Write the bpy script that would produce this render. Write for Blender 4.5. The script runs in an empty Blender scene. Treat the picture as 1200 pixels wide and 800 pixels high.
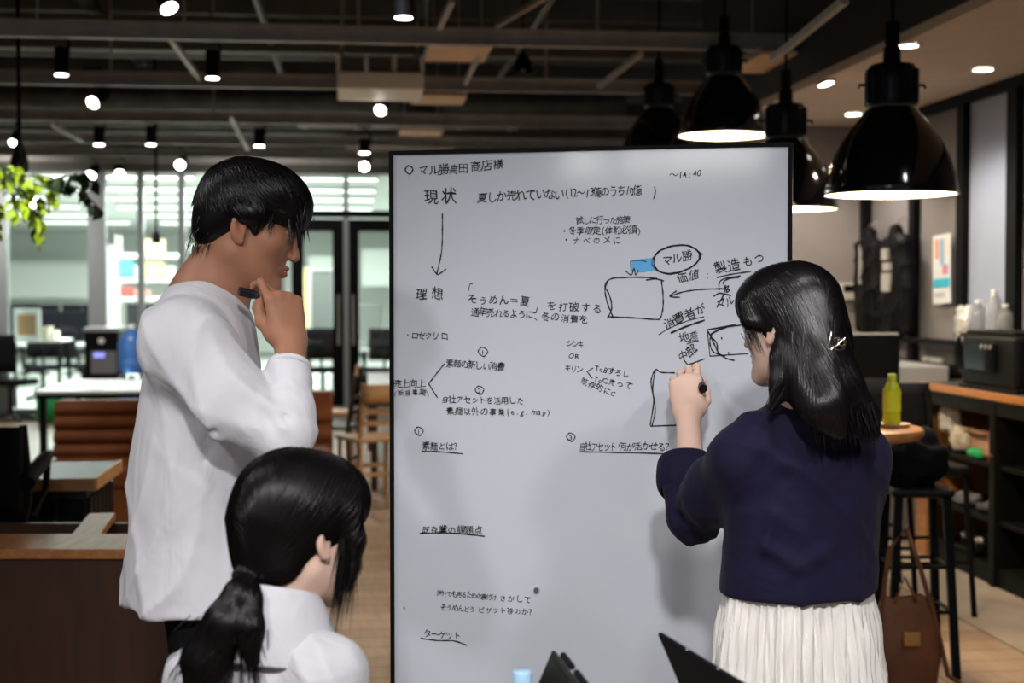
import bpy, math, random
import numpy as np
from mathutils import Vector, Matrix, Euler
R_ = math.radians
random.seed(7); np.random.seed(7)
SC = bpy.context.scene
COL = SC.collection

# ---------------------------------------------------------------- camera, world, lights, exposure
CAM_H = 1.45; PITCH = R_(1.89); FPX = 1667.0
cam_d = bpy.data.cameras.new('camera'); cam = bpy.data.objects.new('camera', cam_d); COL.objects.link(cam)
cam_d.sensor_width = 36; cam_d.lens = 36 * FPX / 1200.0
cam.location = (0, 0, CAM_H); cam.rotation_euler = (math.pi / 2 - PITCH, 0, 0)
cam_d.clip_start = 0.05; cam_d.clip_end = 200
cam_d.dof.use_dof = True; cam_d.dof.focus_distance = 2.95; cam_d.dof.aperture_fstop = 3.6
SC.camera = cam
SC.view_settings.view_transform = 'Standard'; SC.view_settings.look = 'None'
SC.view_settings.gamma = 1; SC.view_settings.use_curve_mapping = False
SC.view_settings.exposure = 0.0
W = bpy.data.worlds.new('world'); SC.world = W; W.use_nodes = True
W.node_tree.nodes['Background'].inputs[0].default_value = (0.80, 0.85, 1.0, 1)
W.node_tree.nodes['Background'].inputs[1].default_value = 0.19

def light(kind, loc, target, power, size=0.1, color=(1, .96, .9), angle=60, blend=.6, size_y=None):
    ld = bpy.data.lights.new('light', kind); lo = bpy.data.objects.new('light', ld); COL.objects.link(lo)
    ld.energy = power; ld.color = color; lo.location = loc
    if kind == 'AREA':
        ld.size = size
        if size_y: ld.shape = 'RECTANGLE'; ld.size_y = size_y
    else:
        ld.shadow_soft_size = size
    if kind == 'SPOT':
        ld.spot_size = R_(angle); ld.spot_blend = blend
    d = Vector(target) - Vector(loc)
    lo.rotation_euler = d.to_track_quat('-Z', 'Y').to_euler()
    return lo

def pix(px, py, d):
    """point at depth d (metres along y) behind pixel px,py of the photograph"""
    u = (px - 600) / FPX; v = (400 - py) / FPX
    y = math.cos(PITCH) + v * math.sin(PITCH); z = -math.sin(PITCH) + v * math.cos(PITCH)
    return Vector((u / y * d, d, CAM_H + z / y * d))
AX = math.atan(0.11)                 # the room is turned a little against the camera
def room(u, v, z=0.0):
    c, s = math.cos(AX), math.sin(AX)
    return Vector((u * c - v * s, u * s + v * c, z))

# the lamps that light the group: ceiling track spots (their housings are built below) and office luminaires
KEY_SPOTS = [  # location, target, power, angle
    ((-1.5, -0.3, 3.0), (-0.75, 2.7, 0.8), 135, 54),
    ((0.1, -0.5, 3.0), (0.15, 2.9, -0.1), 330, 60),
    ((1.7, 0.2, 3.0), (0.5, 2.8, 0.2), 125, 58),
    ((0.3, 1.7, 3.0), (0.35, 3.0, 0.7), 48, 60),
    ((-2.3, 2.4, 3.0), (-0.6, 2.7, 1.0), 60, 75),
    ((-0.6, 6.3, 3.1), (-0.6, 7.0, 0.0), 150, 100),  # unseen spot added to brighten the walkway floor
    ((1.9, 2.9, 3.0), (1.38, 5.0, 0.9), 85, 48),
]
for loc, tg, pw, an in KEY_SPOTS:
    light('SPOT', loc, tg, pw, 0.12, (1, .975, .965), an, 1)
light('AREA', room(-3.0, 20.5, 2.75), room(-3.0, 20.5, 0), 900, 5.5, (.94, 1, .97), size_y=5)
light('AREA', room(-3.0, 27.5, 2.75), room(-3.0, 27.5, 0), 1000, 6.5, (.94, 1, .97), size_y=5)
light('SPOT', room(-3.6, 8.3, 2.66), room(-3.3, 9.0, 0), 130, .06, (1, .9, .8), 100)
light('SPOT', room(-2.2, 12.0, 2.66), room(-2.2, 12.6, 0), 150, .06, (1, .9, .8), 110)
light('SPOT', room(-0.2, 11.6, 2.66), room(-0.6, 11.6, 0), 160, .06, (1, .9, .8), 110)
light('SPOT', room(-4.2, 14.6, 2.66), room(-4.9, 17, 1.4), 170, .06, (1, .95, .9), 120)
light('SPOT', room(-1.2, 14.6, 2.66), room(-1.0, 17, 1.2), 90, .06, (1, .95, .9), 110)
light('SPOT', room(3.0, 7.6, 2.6), room(3.2, 7.8, 0), 60, .06, (1, .86, .72), 120)
light('SPOT', room(3.1, 9.0, 2.6), room(3.1, 9.2, 0), 50, .06, (1, .88, .76), 130)
light('SPOT', room(2.9, 6.2, 2.6), room(2.8, 6.3, 0), 60, .06, (1, .86, .72), 120)

# ---------------------------------------------------------------- materials
MATS = {}
def mat(name, col, rough=.6, metal=0, bump=0, bscale=40, var=0, vscale=6, spec=.25, trans=0, emit=None, es=0, coat=0,
        sub=0, stretch=None, dist=.01, sheen=0, alpha=1, aniso=0, wr=None):
    if name in MATS: return MATS[name]
    m = bpy.data.materials.new(name); m.use_nodes = True; nt = m.node_tree; b = nt.nodes['Principled BSDF']
    b.inputs['Base Color'].default_value = (*col, 1); b.inputs['Roughness'].default_value = rough
    b.inputs['Metallic'].default_value = metal; b.inputs['Specular IOR Level'].default_value = spec
    b.inputs['Transmission Weight'].default_value = trans; b.inputs['Coat Weight'].default_value = coat
    b.inputs['Alpha'].default_value = alpha; b.inputs['Anisotropic'].default_value = aniso
    if sub:
        b.inputs['Subsurface Weight'].default_value = sub; b.inputs['Subsurface Scale'].default_value = .012
        b.inputs['Subsurface Radius'].default_value = (1, .35, .2)
    if sheen: b.inputs['Sheen Weight'].default_value = sheen
    if emit: b.inputs['Emission Color'].default_value = (*emit, 1); b.inputs['Emission Strength'].default_value = es
    if var or bump:
        tc = nt.nodes.new('ShaderNodeTexCoord'); mp = nt.nodes.new('ShaderNodeMapping')
        nt.links.new(tc.outputs['Object'], mp.inputs[0])
        if stretch: mp.inputs['Scale'].default_value = stretch
    if var:
        n = nt.nodes.new('ShaderNodeTexNoise'); n.inputs['Scale'].default_value = vscale; n.inputs['Detail'].default_value = 5
        nt.links.new(mp.outputs[0], n.inputs['Vector'])
        r = nt.nodes.new('ShaderNodeValToRGB'); nt.links.new(n.outputs[0], r.inputs[0])
        r.color_ramp.elements[0].position = .3; r.color_ramp.elements[1].position = .7
        r.color_ramp.elements[0].color = (*[max(0, c * (1 - var)) for c in col], 1)
        r.color_ramp.elements[1].color = (*[min(1, c * (1 + var)) for c in col], 1)
        nt.links.new(r.outputs[0], b.inputs['Base Color'])
    if bump:
        n = nt.nodes.new('ShaderNodeTexNoise'); n.inputs['Scale'].default_value = bscale; n.inputs['Detail'].default_value = 4
        nt.links.new(mp.outputs[0], n.inputs['Vector'])
        bp = nt.nodes.new('ShaderNodeBump'); bp.inputs['Strength'].default_value = bump; bp.inputs['Distance'].default_value = dist
        nt.links.new(n.outputs[0], bp.inputs['Height']); nt.links.new(bp.outputs[0], b.inputs['Normal'])
    if wr:
        n2 = nt.nodes.new('ShaderNodeTexNoise'); n2.inputs['Scale'].default_value = wr[0]; n2.inputs['Detail'].default_value = 3; n2.inputs['Distortion'].default_value = .8
        nt.links.new(mp.outputs[0], n2.inputs['Vector']); b2 = nt.nodes.new('ShaderNodeBump'); b2.inputs['Strength'].default_value = wr[1]; b2.inputs['Distance'].default_value = wr[2]
        nt.links.new(n2.outputs[0], b2.inputs['Height']); nt.links.new(b2.outputs[0], bp.inputs['Normal'])
    MATS[name] = m
    return m
def wood(name, c1, c2, rough=.45, scale=(1, 12, 12), planks=None):
    if name in MATS: return MATS[name]
    m = bpy.data.materials.new(name); m.use_nodes = True; nt = m.node_tree; b = nt.nodes['Principled BSDF']
    tc = nt.nodes.new('ShaderNodeTexCoord'); mp = nt.nodes.new('ShaderNodeMapping'); mp.inputs['Scale'].default_value = scale
    n = nt.nodes.new('ShaderNodeTexNoise'); n.inputs['Scale'].default_value = 3; n.inputs['Detail'].default_value = 8; n.inputs['Distortion'].default_value = .6
    r = nt.nodes.new('ShaderNodeValToRGB'); r.color_ramp.elements[0].color = (*c1, 1); r.color_ramp.elements[1].color = (*c2, 1)
    r.color_ramp.elements[0].position = .3; r.color_ramp.elements[1].position = .7
    nt.links.new(tc.outputs['Object'], mp.inputs[0]); nt.links.new(mp.outputs[0], n.inputs['Vector']); nt.links.new(n.outputs[0], r.inputs[0])
    out = r.outputs[0]
    if planks:
        br = nt.nodes.new('ShaderNodeTexBrick'); br.inputs['Scale'].default_value = 1
        br.inputs['Brick Width'].default_value = planks[0]; br.inputs['Row Height'].default_value = planks[1]
        br.inputs['Mortar Size'].default_value = .004; br.inputs['Color1'].default_value = (1, 1, 1, 1)
        br.inputs['Color2'].default_value = (.78, .76, .74, 1); br.inputs['Mortar'].default_value = (.35, .33, .3, 1)
        nt.links.new(tc.outputs['Object'], br.inputs[0])
        mx = nt.nodes.new('ShaderNodeMix'); mx.data_type = 'RGBA'; mx.blend_type = 'MULTIPLY'; mx.inputs[0].default_value = 1
        nt.links.new(out, mx.inputs[6]); nt.links.new(br.outputs[0], mx.inputs[7]); out = mx.outputs[2]
        bp = nt.nodes.new('ShaderNodeBump'); bp.inputs['Strength'].default_value = .2; bp.inputs['Distance'].default_value = .002
        nt.links.new(br.outputs[1], bp.inputs['Height']); nt.links.new(bp.outputs[0], b.inputs['Normal'])
    nt.links.new(out, b.inputs['Base Color']); b.inputs['Roughness'].default_value = rough
    MATS[name] = m
    return m
def glow(name, col, s):
    if name in MATS: return MATS[name]
    m = bpy.data.materials.new(name); m.use_nodes = True; nt = m.node_tree; b = nt.nodes['Principled BSDF']
    b.inputs['Base Color'].default_value = (*col, 1); b.inputs['Emission Color'].default_value = (*col, 1)
    b.inputs['Emission Strength'].default_value = s; MATS[name] = m
    return m
def glass(name='glass_pane', tint=(.93, .97, .95)):
    if name in MATS: return MATS[name]
    m = bpy.data.materials.new(name); m.use_nodes = True; nt = m.node_tree; nt.nodes.remove(nt.nodes['Principled BSDF'])
    t = nt.nodes.new('ShaderNodeBsdfTransparent'); t.inputs[0].default_value = (*tint, 1)
    g = nt.nodes.new('ShaderNodeBsdfGlossy'); g.inputs['Roughness'].default_value = .02
    f = nt.nodes.new('ShaderNodeFresnel'); f.inputs[0].default_value = 1.45
    x = nt.nodes.new('ShaderNodeMixShader'); o = nt.nodes['Material Output']
    nt.links.new(f.outputs[0], x.inputs[0]); nt.links.new(t.outputs[0], x.inputs[1]); nt.links.new(g.outputs[0], x.inputs[2])
    nt.links.new(x.outputs[0], o.inputs[0]); MATS[name] = m
    return m

# ---------------------------------------------------------------- mesh helpers
def frame_of(d):
    d = Vector(d).normalized(); a = Vector((0, 0, 1)) if abs(d.z) < .9 else Vector((1, 0, 0))
    x = d.cross(a).normalized(); y = d.cross(x).normalized()
    return x, y
class MB:
    def __init__(s): s.v = []; s.f = []; s.sm = []; s.mi = []; s.cur = 0
    def add(s, vs, fs, smooth=False, M=None):
        o = len(s.v)
        for p in vs: s.v.append(tuple(M @ Vector(p)) if M is not None else tuple(p))
        for f in fs: s.f.append([o + i for i in f]); s.sm.append(smooth); s.mi.append(s.cur)
        return s
    def box(s, c, size, rz=0, M=None):
        x, y, z = [k / 2 for k in size]
        vs = [(a * x, b * y, e * z) for a in (-1, 1) for b in (-1, 1) for e in (-1, 1)]
        T = Matrix.Translation(c) @ Matrix.Rotation(rz, 4, 'Z')
        if M is not None: T = M @ T
        return s.add(vs, [(0, 1, 3, 2), (4, 6, 7, 5), (0, 4, 5, 1), (2, 3, 7, 6), (0, 2, 6, 4), (1, 5, 7, 3)], False, T)
    def beam(s, a, b, w, h, up=(0, 0, 1)):
        a = Vector(a); b = Vector(b); d = (b - a).normalized(); u = Vector(up)
        if abs(d.dot(u)) > .95: u = Vector((0, 1, 0))
        x = d.cross(u).normalized(); z = x.cross(d).normalized()
        vs = [p + x * (i * w / 2) + z * (j * h / 2) for p in (a, b) for i in (-1, 1) for j in (-1, 1)]
        return s.add(vs, [(0, 1, 3, 2), (4, 6, 7, 5), (0, 4, 5, 1), (2, 3, 7, 6), (0, 2, 6, 4), (1, 5, 7, 3)])
    def cyl(s, a, b, r0, r1=None, n=16, cap=True):
        r1 = r0 if r1 is None else r1; a = Vector(a); b = Vector(b); x, y = frame_of(b - a)
        vs = []
        for p, r in ((a, r0), (b, r1)):
            for k in range(n):
                t = 2 * math.pi * k / n; vs.append(p + x * (r * math.cos(t)) + y * (r * math.sin(t)))
        s.add(vs, [(k, (k + 1) % n, n + (k + 1) % n, n + k) for k in range(n)], True)
        if cap: s.add(vs[:n], [tuple(range(n))]); s.add(vs[n:], [tuple(range(n))[::-1]])
        return s
    def tube(s, pts, r, n=8, closed=False, r2=None):
        pts = [Vector(p) for p in pts]; m = len(pts); vs = []
        rr = r if isinstance(r, (list, tuple)) else [r] * m
        for i, p in enumerate(pts):
            q0 = pts[i - 1] if (i > 0 or closed) else p; q1 = pts[(i + 1) % m] if (i < m - 1 or closed) else p
            x, y = frame_of(q1 - q0)
            for k in range(n):
                t = 2 * math.pi * k / n; vs.append(p + x * (rr[i] * math.cos(t)) + y * (rr[i] * math.sin(t)))
        fs = []
        for i in range(m if closed else m - 1):
            j = (i + 1) % m
            for k in range(n): fs.append((i * n + k, i * n + (k + 1) % n, j * n + (k + 1) % n, j * n + k))
        s.add(vs, fs, True)
        if not closed: s.add(vs[:n], [tuple(range(n))]); s.add(vs[-n:], [tuple(range(n))])
        return s
    def lathe(s, prof, c, n=48, M=None, close=False):
        c = Vector(c); vs = []
        for r, z in prof:
            for k in range(n):
                t = 2 * math.pi * k / n; vs.append((c.x + r * math.cos(t), c.y + r * math.sin(t), c.z + z))
        fs = []; m = len(prof)
        for i in range(m - 1):
            for k in range(n): fs.append((i * n + k, i * n + (k + 1) % n, (i + 1) * n + (k + 1) % n, (i + 1) * n + k))
        return s.add(vs, fs, True, M)
    def ball(s, c, r, n=12, M=None, sq=(1, 1, 1)):
        vs = []; fs = []; m = n // 2
        for i in range(m + 1):
            a = math.pi * i / m
            for k in range(n):
                t = 2 * math.pi * k / n
                vs.append((c[0] + sq[0] * r * math.sin(a) * math.cos(t), c[1] + sq[1] * r * math.sin(a) * math.sin(t), c[2] + sq[2] * r * math.cos(a)))
        for i in range(m):
            for k in range(n): fs.append((i * n + k, i * n + (k + 1) % n, (i + 1) * n + (k + 1) % n, (i + 1) * n + k))
        return s.add(vs, fs, True, M)
    def grid(s, P, closed_u=False, smooth=True):
        nu = len(P); nv = len(P[0]); vs = [p for row in P for p in row]; fs = []
        for i in range(nu if closed_u else nu - 1):
            for j in range(nv - 1):
                a = i * nv + j; b = ((i + 1) % nu) * nv + j; fs.append((a, b, b + 1, a + 1))
        return s.add(vs, fs, smooth)
    def build(s, name, m, parent=None, bevel=0, loc=None, rz=None, solid=0, sub=0, kind=None):
        me = bpy.data.meshes.new(name); V = s.v
        me.from_pydata(V, [], s.f)
        me.polygons.foreach_set('use_smooth', s.sm); me.polygons.foreach_set('material_index', s.mi)
        for k in (m if isinstance(m, (list, tuple)) else [m]): me.materials.append(k)
        o = bpy.data.objects.new(name, me); COL.objects.link(o)
        if parent is not None:
            o.parent = parent
            if parent.get('local'): o['local'] = 1
            else: o.matrix_parent_inverse = parent_world(parent).inverted()
        if loc is not None: o.location = loc
        if rz is not None: o.rotation_euler.z = rz
        if solid:
            q = o.modifiers.new('solidify', 'SOLIDIFY'); q.thickness = solid; q.offset = -1
        if bevel:
            q = o.modifiers.new('bevel', 'BEVEL'); q.width = bevel; q.segments = 2; q.limit_method = 'ANGLE'
        if sub:
            q = o.modifiers.new('subsurf', 'SUBSURF'); q.levels = sub; q.render_levels = sub
        if kind: o['kind'] = kind
        return o
def parent_world(p):
    M = Matrix.LocRotScale(p.location, p.rotation_euler, p.scale)
    if p.parent is not None: M = parent_world(p.parent) @ p.matrix_parent_inverse @ M
    return M
def tag(o, label=None, cat=None, group=None, kind=None):
    if label: o['label'] = label
    if cat: o['category'] = cat
    if group: o['group'] = group
    if kind: o['kind'] = kind
    return o
def thing(name, label, cat, loc=(0, 0, 0), rz=0, group=None):
    """Empty at the thing's base; parts are then made in world space"""
    o = bpy.data.objects.new(name, None); COL.objects.link(o); o.empty_display_size = .05
    o.location = loc; o.rotation_euler.z = rz
    return tag(o, label, cat, group)
def local_thing(name, label, cat, loc, rz=0, group=None):
    """Empty whose parts are made in its own local space"""
    o = thing(name, label, cat, loc, rz, group); o['local'] = 1
    return o
def children(o): return [c for c in bpy.data.objects if c.parent == o]
def copy_tree(o, loc, rz=None, label=None, group=None, parent=None):
    c = o.copy(); COL.objects.link(c)
    if parent is not None: c.parent = parent
    if loc is not None: c.location = loc
    if rz is not None: c.rotation_euler.z = rz
    if label: c['label'] = label
    if group: c['group'] = group
    for ch in children(o): copy_tree(ch, None, None, None, None, c)
    return c
def one(mb, name, m, label, cat, group=None, **k):
    return tag(mb.build(name, m, **k), label, cat, group)
def struct(mb, name, m, **k):
    o = mb.build(name, m, **k)
    if k.get('parent') is None: o['kind'] = 'structure'
    return o
# ---------------------------------------------------------------- plain materials
black = mat('black_metal', (.006, .006, .007), .5, spec=.07)
steel = mat('dark_steel', (.12, .112, .10), .55, var=.2, vscale=3)
strutm = mat('painted_steel', (.42, .39, .36), .5, .3, var=.15)
mullm = mat('grey_mullion', (.36, .39, .39), .45, .3)
deck = mat('ceiling_deck', (.07, .062, .053), .9, var=.35, vscale=1.5)
white = mat('white_laminate', (.75, .77, .76), .35)
offw = mat('office_white', (.72, .75, .72), .7)
leather = mat('brown_leather', (.19, .062, .022), .42, bump=.25, bscale=90, var=.2, vscale=5)
orangew = wood('orange_wood', (.35, .13, .035), (.50, .22, .07), .4, (12, 1.5, 12))
oak = wood('oak', (.34, .18, .08), (.5, .28, .13), .45, (1.5, 12, 12))
darkwood = wood('brown_panel', (.040, .014, .005), (.062, .022, .008), .45, (8, 1, 1))
plastic = mat('black_plastic', (.007, .007, .008), .45, spec=.09)
mesh_m = mat('black_mesh', (.010, .010, .012), .8, spec=.05)

# ---------------------------------------------------------------- floor
U = lambda o: o
fl = MB().box((0, 0, -.05), (24, 60, .1)).build('floor', wood('floor_wood', (.36, .245, .165), (.47, .335, .235), .42, (9, 1.2, 1), (1.2, .16)),
     loc=room(-2, 14, 0), rz=AX + math.pi / 2 * 0)
fl['kind'] = 'structure'
cf = MB().box((0, 0, .005), (18, 19.4, .01)).build('floor', mat('office_carpet', (.42, .44, .41), .9, var=.1, vscale=3), loc=room(-6, 26.9, 0.0), rz=AX)
cf['kind'] = 'structure'
kerb = MB().box((0, 0, .03), (15, .5, .06)).build('trim_1', mat('pale_kerb', (.5, .5, .46), .6), loc=room(-6.8, 16.95, 0), rz=AX); kerb['kind'] = 'structure'
rf = MB().box((0, 0, .004), (1.25, 8.5, .008)).build('trim_2', mat('grey_floor_strip', (.33, .27, .21), .5, var=.1), loc=room(3.3, 6.0, 0), rz=AX); rf['kind'] = 'structure'

# ---------------------------------------------------------------- ceiling (its own space is the room's: x across, y deep)
ceil = local_thing('ceiling', None, None, (0, 0, 0), AX); del ceil['local']; ceil['local'] = 1; ceil['kind'] = 'structure'
MB().box((-3, 7.0, 4.15), (22, 24, .1)).build('deck', deck, ceil)
j0 = MB().box((0, 0, 0), (22, .10, .26)).build('joist', steel, ceil, loc=(-3, 5, 3.95))
def dup_part(o, loc, rz=None, par=None):
    c = o.copy(); COL.objects.link(c); c.location = loc
    if rz is not None: c.rotation_euler.z = rz
    return c
for k in range(1, 12): dup_part(j0, (-3, 5 + k * 1.05, 3.95))
# steel struts carrying the tracks, across the room
strut_b = MB(); L = 20
strut_b.box((0, 0, .042), (L, .05, .012)).box((0, 0, -.042), (L, .05, .012)).box((0, .015, 0), (L, .008, .09))
s0 = strut_b.build('strut', strutm, ceil, loc=(-6.6, 6.4, 2.99))
for v, z, u in ((8.05, 2.90, -7.0), (9.72, 2.88, -7.0), (11.9, 2.9, -7.0), (13.6, 2.9, -7.0), (15.1, 2.92, -7.0), (16.6, 3.0, -7)): dup_part(s0, (u + .0, v, z))
dup_part(s0, (-7.0, 6.42, 3.15)); 
gb0 = MB().box((0, 0, 0), (20, .16, .24)).build('girder', steel, ceil, loc=(-7, 10.6, 3.33))
dup_part(gb0, (-7, 13.0, 3.35)); dup_part(gb0, (-7, 15.6, 3.3)); dup_part(gb0, (-7, 7.4, 3.55))
# long pipes
def pipe(a, b, r, m, name='pipe'): return MB().cyl(a, b, r, n=14).build(name, m, ceil)
galv = mat('galvanised_duct', (.52, .47, .44), .38, .6, var=.15, vscale=10)
grime = mat('dark_duct', (.07, .066, .062), .5, .3, var=.3)
for u, r, z in ((-4.4, .05, 3.45), (-3.2, .035, 3.3), (-1.9, .06, 3.55), (-.6, .03, 3.28), (.5, .05, 3.5), (1.2, .025, 3.25)):
    pipe((u, 4.5, z), (u, 17, z), r, grime)
for v, r, z, u0, u1 in ((9.0, .09, 3.62, -10, 2.4), (11.2, .14, 3.4, -10, 2.4), (12.6, .11, 3.15, -9, 2.4), (14.6, .16, 3.28, -6, 2.6), (7.0, .03, 3.3, -8, 2.4)):
    pipe((u0, v, z), (u1, v, z), r, grime, 'duct')
pipe((-.55, 14.0, 3.17), (1.6, 14.0, 3.17), .10, galv, 'duct'); pipe((-.1, 15.9, 3.09), (1.1, 15.9, 3.09), .12, galv, 'duct')
for k in range(5): MB().cyl((-.5 + k * .5, 14.0, 3.17), (-.46 + k * .5, 14.0, 3.17), .115, n=14).build('duct_ring', galv, ceil)
# cross bracing rods
for a, b in (((530, 0, 7.2), (515, 32, 7.6)), ((650, -10, 7.6), (582, 30, 8.3)), ((563, 60, 8.6), (545, 97, 9.4)), ((752, 62, 8.6), (702, 102, 9.4)),
             ((200, 45, 8.3), (236, 95, 9.6)), ((270, 135, 11), (290, 175, 12)), ((990, 0, 5.6), (905, 70, 7)), ((60, 145, 11), (96, 165, 12))):
    p, q = pix(*a), pix(*b); Mi = Matrix.Rotation(-AX, 3, 'Z')
    MB().beam(Mi @ p, Mi @ q, .03, .03).build('brace', strutm, ceil)
for px, y0, d in ((216, 8, 8.2), (44, -20, 8.2), (420, 10, 8.2), (500, 0, 8.2), (700, 10, 8.2), (130, 90, 10), (400, 110, 10), (640, 100, 10), (250, 130, 12)):
    p = pix(px, 60, d); Mi = Matrix.Rotation(-AX, 3, 'Z'); p = Mi @ p
    MB().cyl((p.x, p.y, 2.95), (p.x, p.y, 4.1), .008, n=8).build('hanger_rod', strutm, ceil)

# low plaster soffit on the right with its downlights
plaster = mat('warm_plaster', (.62, .53, .44), .8, var=.04)
sof = MB().box((3.12, 4.0, 2.68), (1.12, 12.4, .1)); sof.box((2.57, 4.0, 3.35), (.06, 12.4, 1.45))
so = sof.build('ceiling', [plaster]); so.rotation_euler.z = AX; so['kind'] = 'structure'
fascia = MB().box((2.53, 4.0, 3.42), (.02, 12.4, 1.5)).build('trim_3', mat('dark_fascia', (.03, .028, .028), .7)); fascia.rotation_euler.z = AX; fascia['kind'] = 'structure'
lamp_on = glow('lamp_glow', (1, .95, .88), 14)
def downlight(px, py, label, first=[None]):
    d = 1.18 * FPX / (345 - py); p = pix(px, py, d); p.z = 2.625
    t = local_thing('downlight', label, 'downlight', p, AX, 'downlights in the pale soffit')
    MB().lathe([(.05, -.004), (.062, -.006), (.066, .0), (.05, .004)], (0, 0, 0), 24).build('trim_ring', white, t)
    MB().cyl((0, 0, -.001), (0, 0, -.003), .05, n=24).build('lens', lamp_on, t)
downlight(1152, 82, 'round downlight in the pale soffit above the grey wall panel')
downlight(1063, 54, 'round downlight in the pale soffit beside the nearest pendant cable')
downlight(1000, 134, 'round downlight near the back wall, left of the largest pendant dome')
t = local_thing('linear_downlight', 'small slanted lamp at the dark left edge of the pale soffit', 'lamp', pix(968, 95, 7.88), AX)
MB().box((0, 0, 0), (.05, .16, .03)).build('housing', black, t); MB().box((0, 0, -.017), (.04, .14, .006)).build('lens', lamp_on, t)

# ---------------------------------------------------------------- right wall and alcove wall, made of grey panels in black frames
pan_g = mat('grey_wall_panel', (.23, .22, .23), .6, var=.06, vscale=2)
pan_b = mat('blue_grey_glossy_panel', (.38, .44, .58), .25, var=.05, vscale=1.5)
low_g = mat('pale_grey_dado', (.42, .43, .45), .5)
wr = local_thing('wall_right', None, None, (0, 0, 0), AX); wr['kind'] = 'structure'
MB().box((3.68, 3.6, 1.32), (.1, 12.2, 2.64)).build('wall', mat('wall_core', (.12, .12, .125), .8), wr)
def wall_v(px): # depth (room v) of the right wall plane u=3.63 behind pixel column px
    k = (px - 600) / FPX; # x/y
    # room(3.6,v): x=3.6c - v s ; y=3.6 s + v c
    c, s = math.cos(AX), math.sin(AX); return (3.6 * c - k * 3.6 * s) / (k * c + s)
cols = [1020, 1076, 1133, 1194, 1290, 1400, 1600]
vs_ = [wall_v(p) for p in cols]
for i in range(len(vs_) - 1):
    a, b = vs_[i], vs_[i + 1]
    MB().box((3.61, (a + b) / 2, 1.78), (.04, abs(a - b) - .05, 1.58)).build('wall_panel', pan_b if i == 2 else pan_g, wr)
    if i != 0: MB().box((3.58, a, 1.8), (.07, .09 if i < 3 else .12, 1.66)).build('panel_post', black, wr)
MB().box((3.58, 5.0, 1.0), (.08, 9.2, .06)).build('dado_rail', black, wr)
MB().box((3.58, 5.0, 2.6), (.08, 9.2, .06)).build('top_rail', black, wr)
MB().box((3.61, 5.0, .5), (.05, 9.2, .9)).build('dado', low_g, wr)
wb = local_thing('wall_back', None, None, (0, 0, 0), AX); wb['kind'] = 'structure'
MB().box((3.08, 9.75, 1.32), (1.16, .1, 2.64)).build('wall', mat('alcove_wall', (.27, .25, .25), .7, var=.05), wb)
MB().box((3.56, 9.66, 1.32), (.07, .07, 2.64)).build('corner_post', black, wb)
MB().box((3.05, 9.685, .95), (1.0, .03, .05)).build('dado_rail', black, wb)
for k in range(5): MB().box((2.62 + k * .21, 9.69, .48), (.195, .02, .88)).build('dado_board', low_g, wb)

# ---------------------------------------------------------------- glass partition, doors, office beyond
GV = 17.0
win = local_thing('window_1', None, None, (0, 0, 0), AX); win['kind'] = 'structure'
def gu(px): # room u on the plane v=GV behind a pixel column
    k = (px - 600) / FPX; c, s = math.cos(AX), math.sin(AX)
    # x=u c - v s ; y=u s + v c ; x=k y
    return GV * (k * c + s) / (c - k * s)
TOP = 2.88
mull = {-60: .10, 3: .14, 115: .20, 166: .07, 214: .07, 268: .07, 330: .07, 406: .06}
us = sorted((gu(p), w) for p, w in mull.items())
for u, w in us: MB().box((u, GV, TOP / 2), (w, .12, TOP)).build('mullion', mullm, win)
MB().box((-6, GV, TOP + .06), (14, .16, .14)).build('head_rail', steel, win)
MB().box((-6, GV, .09), (14, .14, .08)).build('sill_rail', mullm, win)
gl = glass()
edges = [u for u, w in us]
for a, b in zip(edges[:-2], edges[1:-1]):
    MB().box(((a + b) / 2, GV, 1.45), (b - a - .08, .012, 2.6)).build('pane', gl, win)
u0, u1 = gu(330), gu(475)
MB().box(((u0 + u1) / 2, GV, 2.86 - .22), (u1 - u0, .012, .42)).build('transom_pane', gl, win)
MB().box(((u0 + u1) / 2, GV, 2.40), (u1 - u0 + .1, .14, .08)).build('transom', black, win)
def gdoor(n, pa, pb, label):
    a, b = gu(pa), gu(pb); w = b - a
    d = local_thing('door_%d' % n, label, None, room((a + b) / 2, GV, 0), AX); d['kind'] = 'structure'
    f = MB()
    for s in (-1, 1): f.box((s * (w / 2 - .07), 0, 1.17), (.14, .07, 2.34))
    f.box((0, 0, 2.27), (w - .28, .07, .14)).box((0, 0, .12), (w - .28, .07, .24)).build('door_frame', black, d)
    MB().box((0, 0, 1.22), (w - .28, .012, 1.96)).build('pane', gl, d)
    MB().tube([(-(w / 2 - .07) if n == 2 else (w / 2 - .07), -.08, .85), (-(w / 2 - .07) if n == 2 else (w / 2 - .07), -.08, 1.45)], .016).build('door_handle', strutm, d)
gdoor(1, 342, 404, None); gdoor(2, 407, 476, None)
wg = MB().box((4.2, GV, 1.45), (7.0, .14, 2.9)).build('wall_glazed_end', mat('grey_partition', (.14, .14, .14), .8)); wg.rotation_euler.z = AX; wg['kind'] = 'structure'
wg2 = MB().box((-3, GV + .05, 3.55), (22, .1, 1.2)).build('wall_above_glass', deck); wg2.rotation_euler.z = AX; wg2['kind'] = 'structure'
wl = MB().box((-9.2, 8.5, 2.1), (.1, 17.5, 4.2)).build('wall_left', mat('left_wall', (.12, .115, .11), .8)); wl.rotation_euler.z = AX; wl['kind'] = 'structure'
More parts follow.
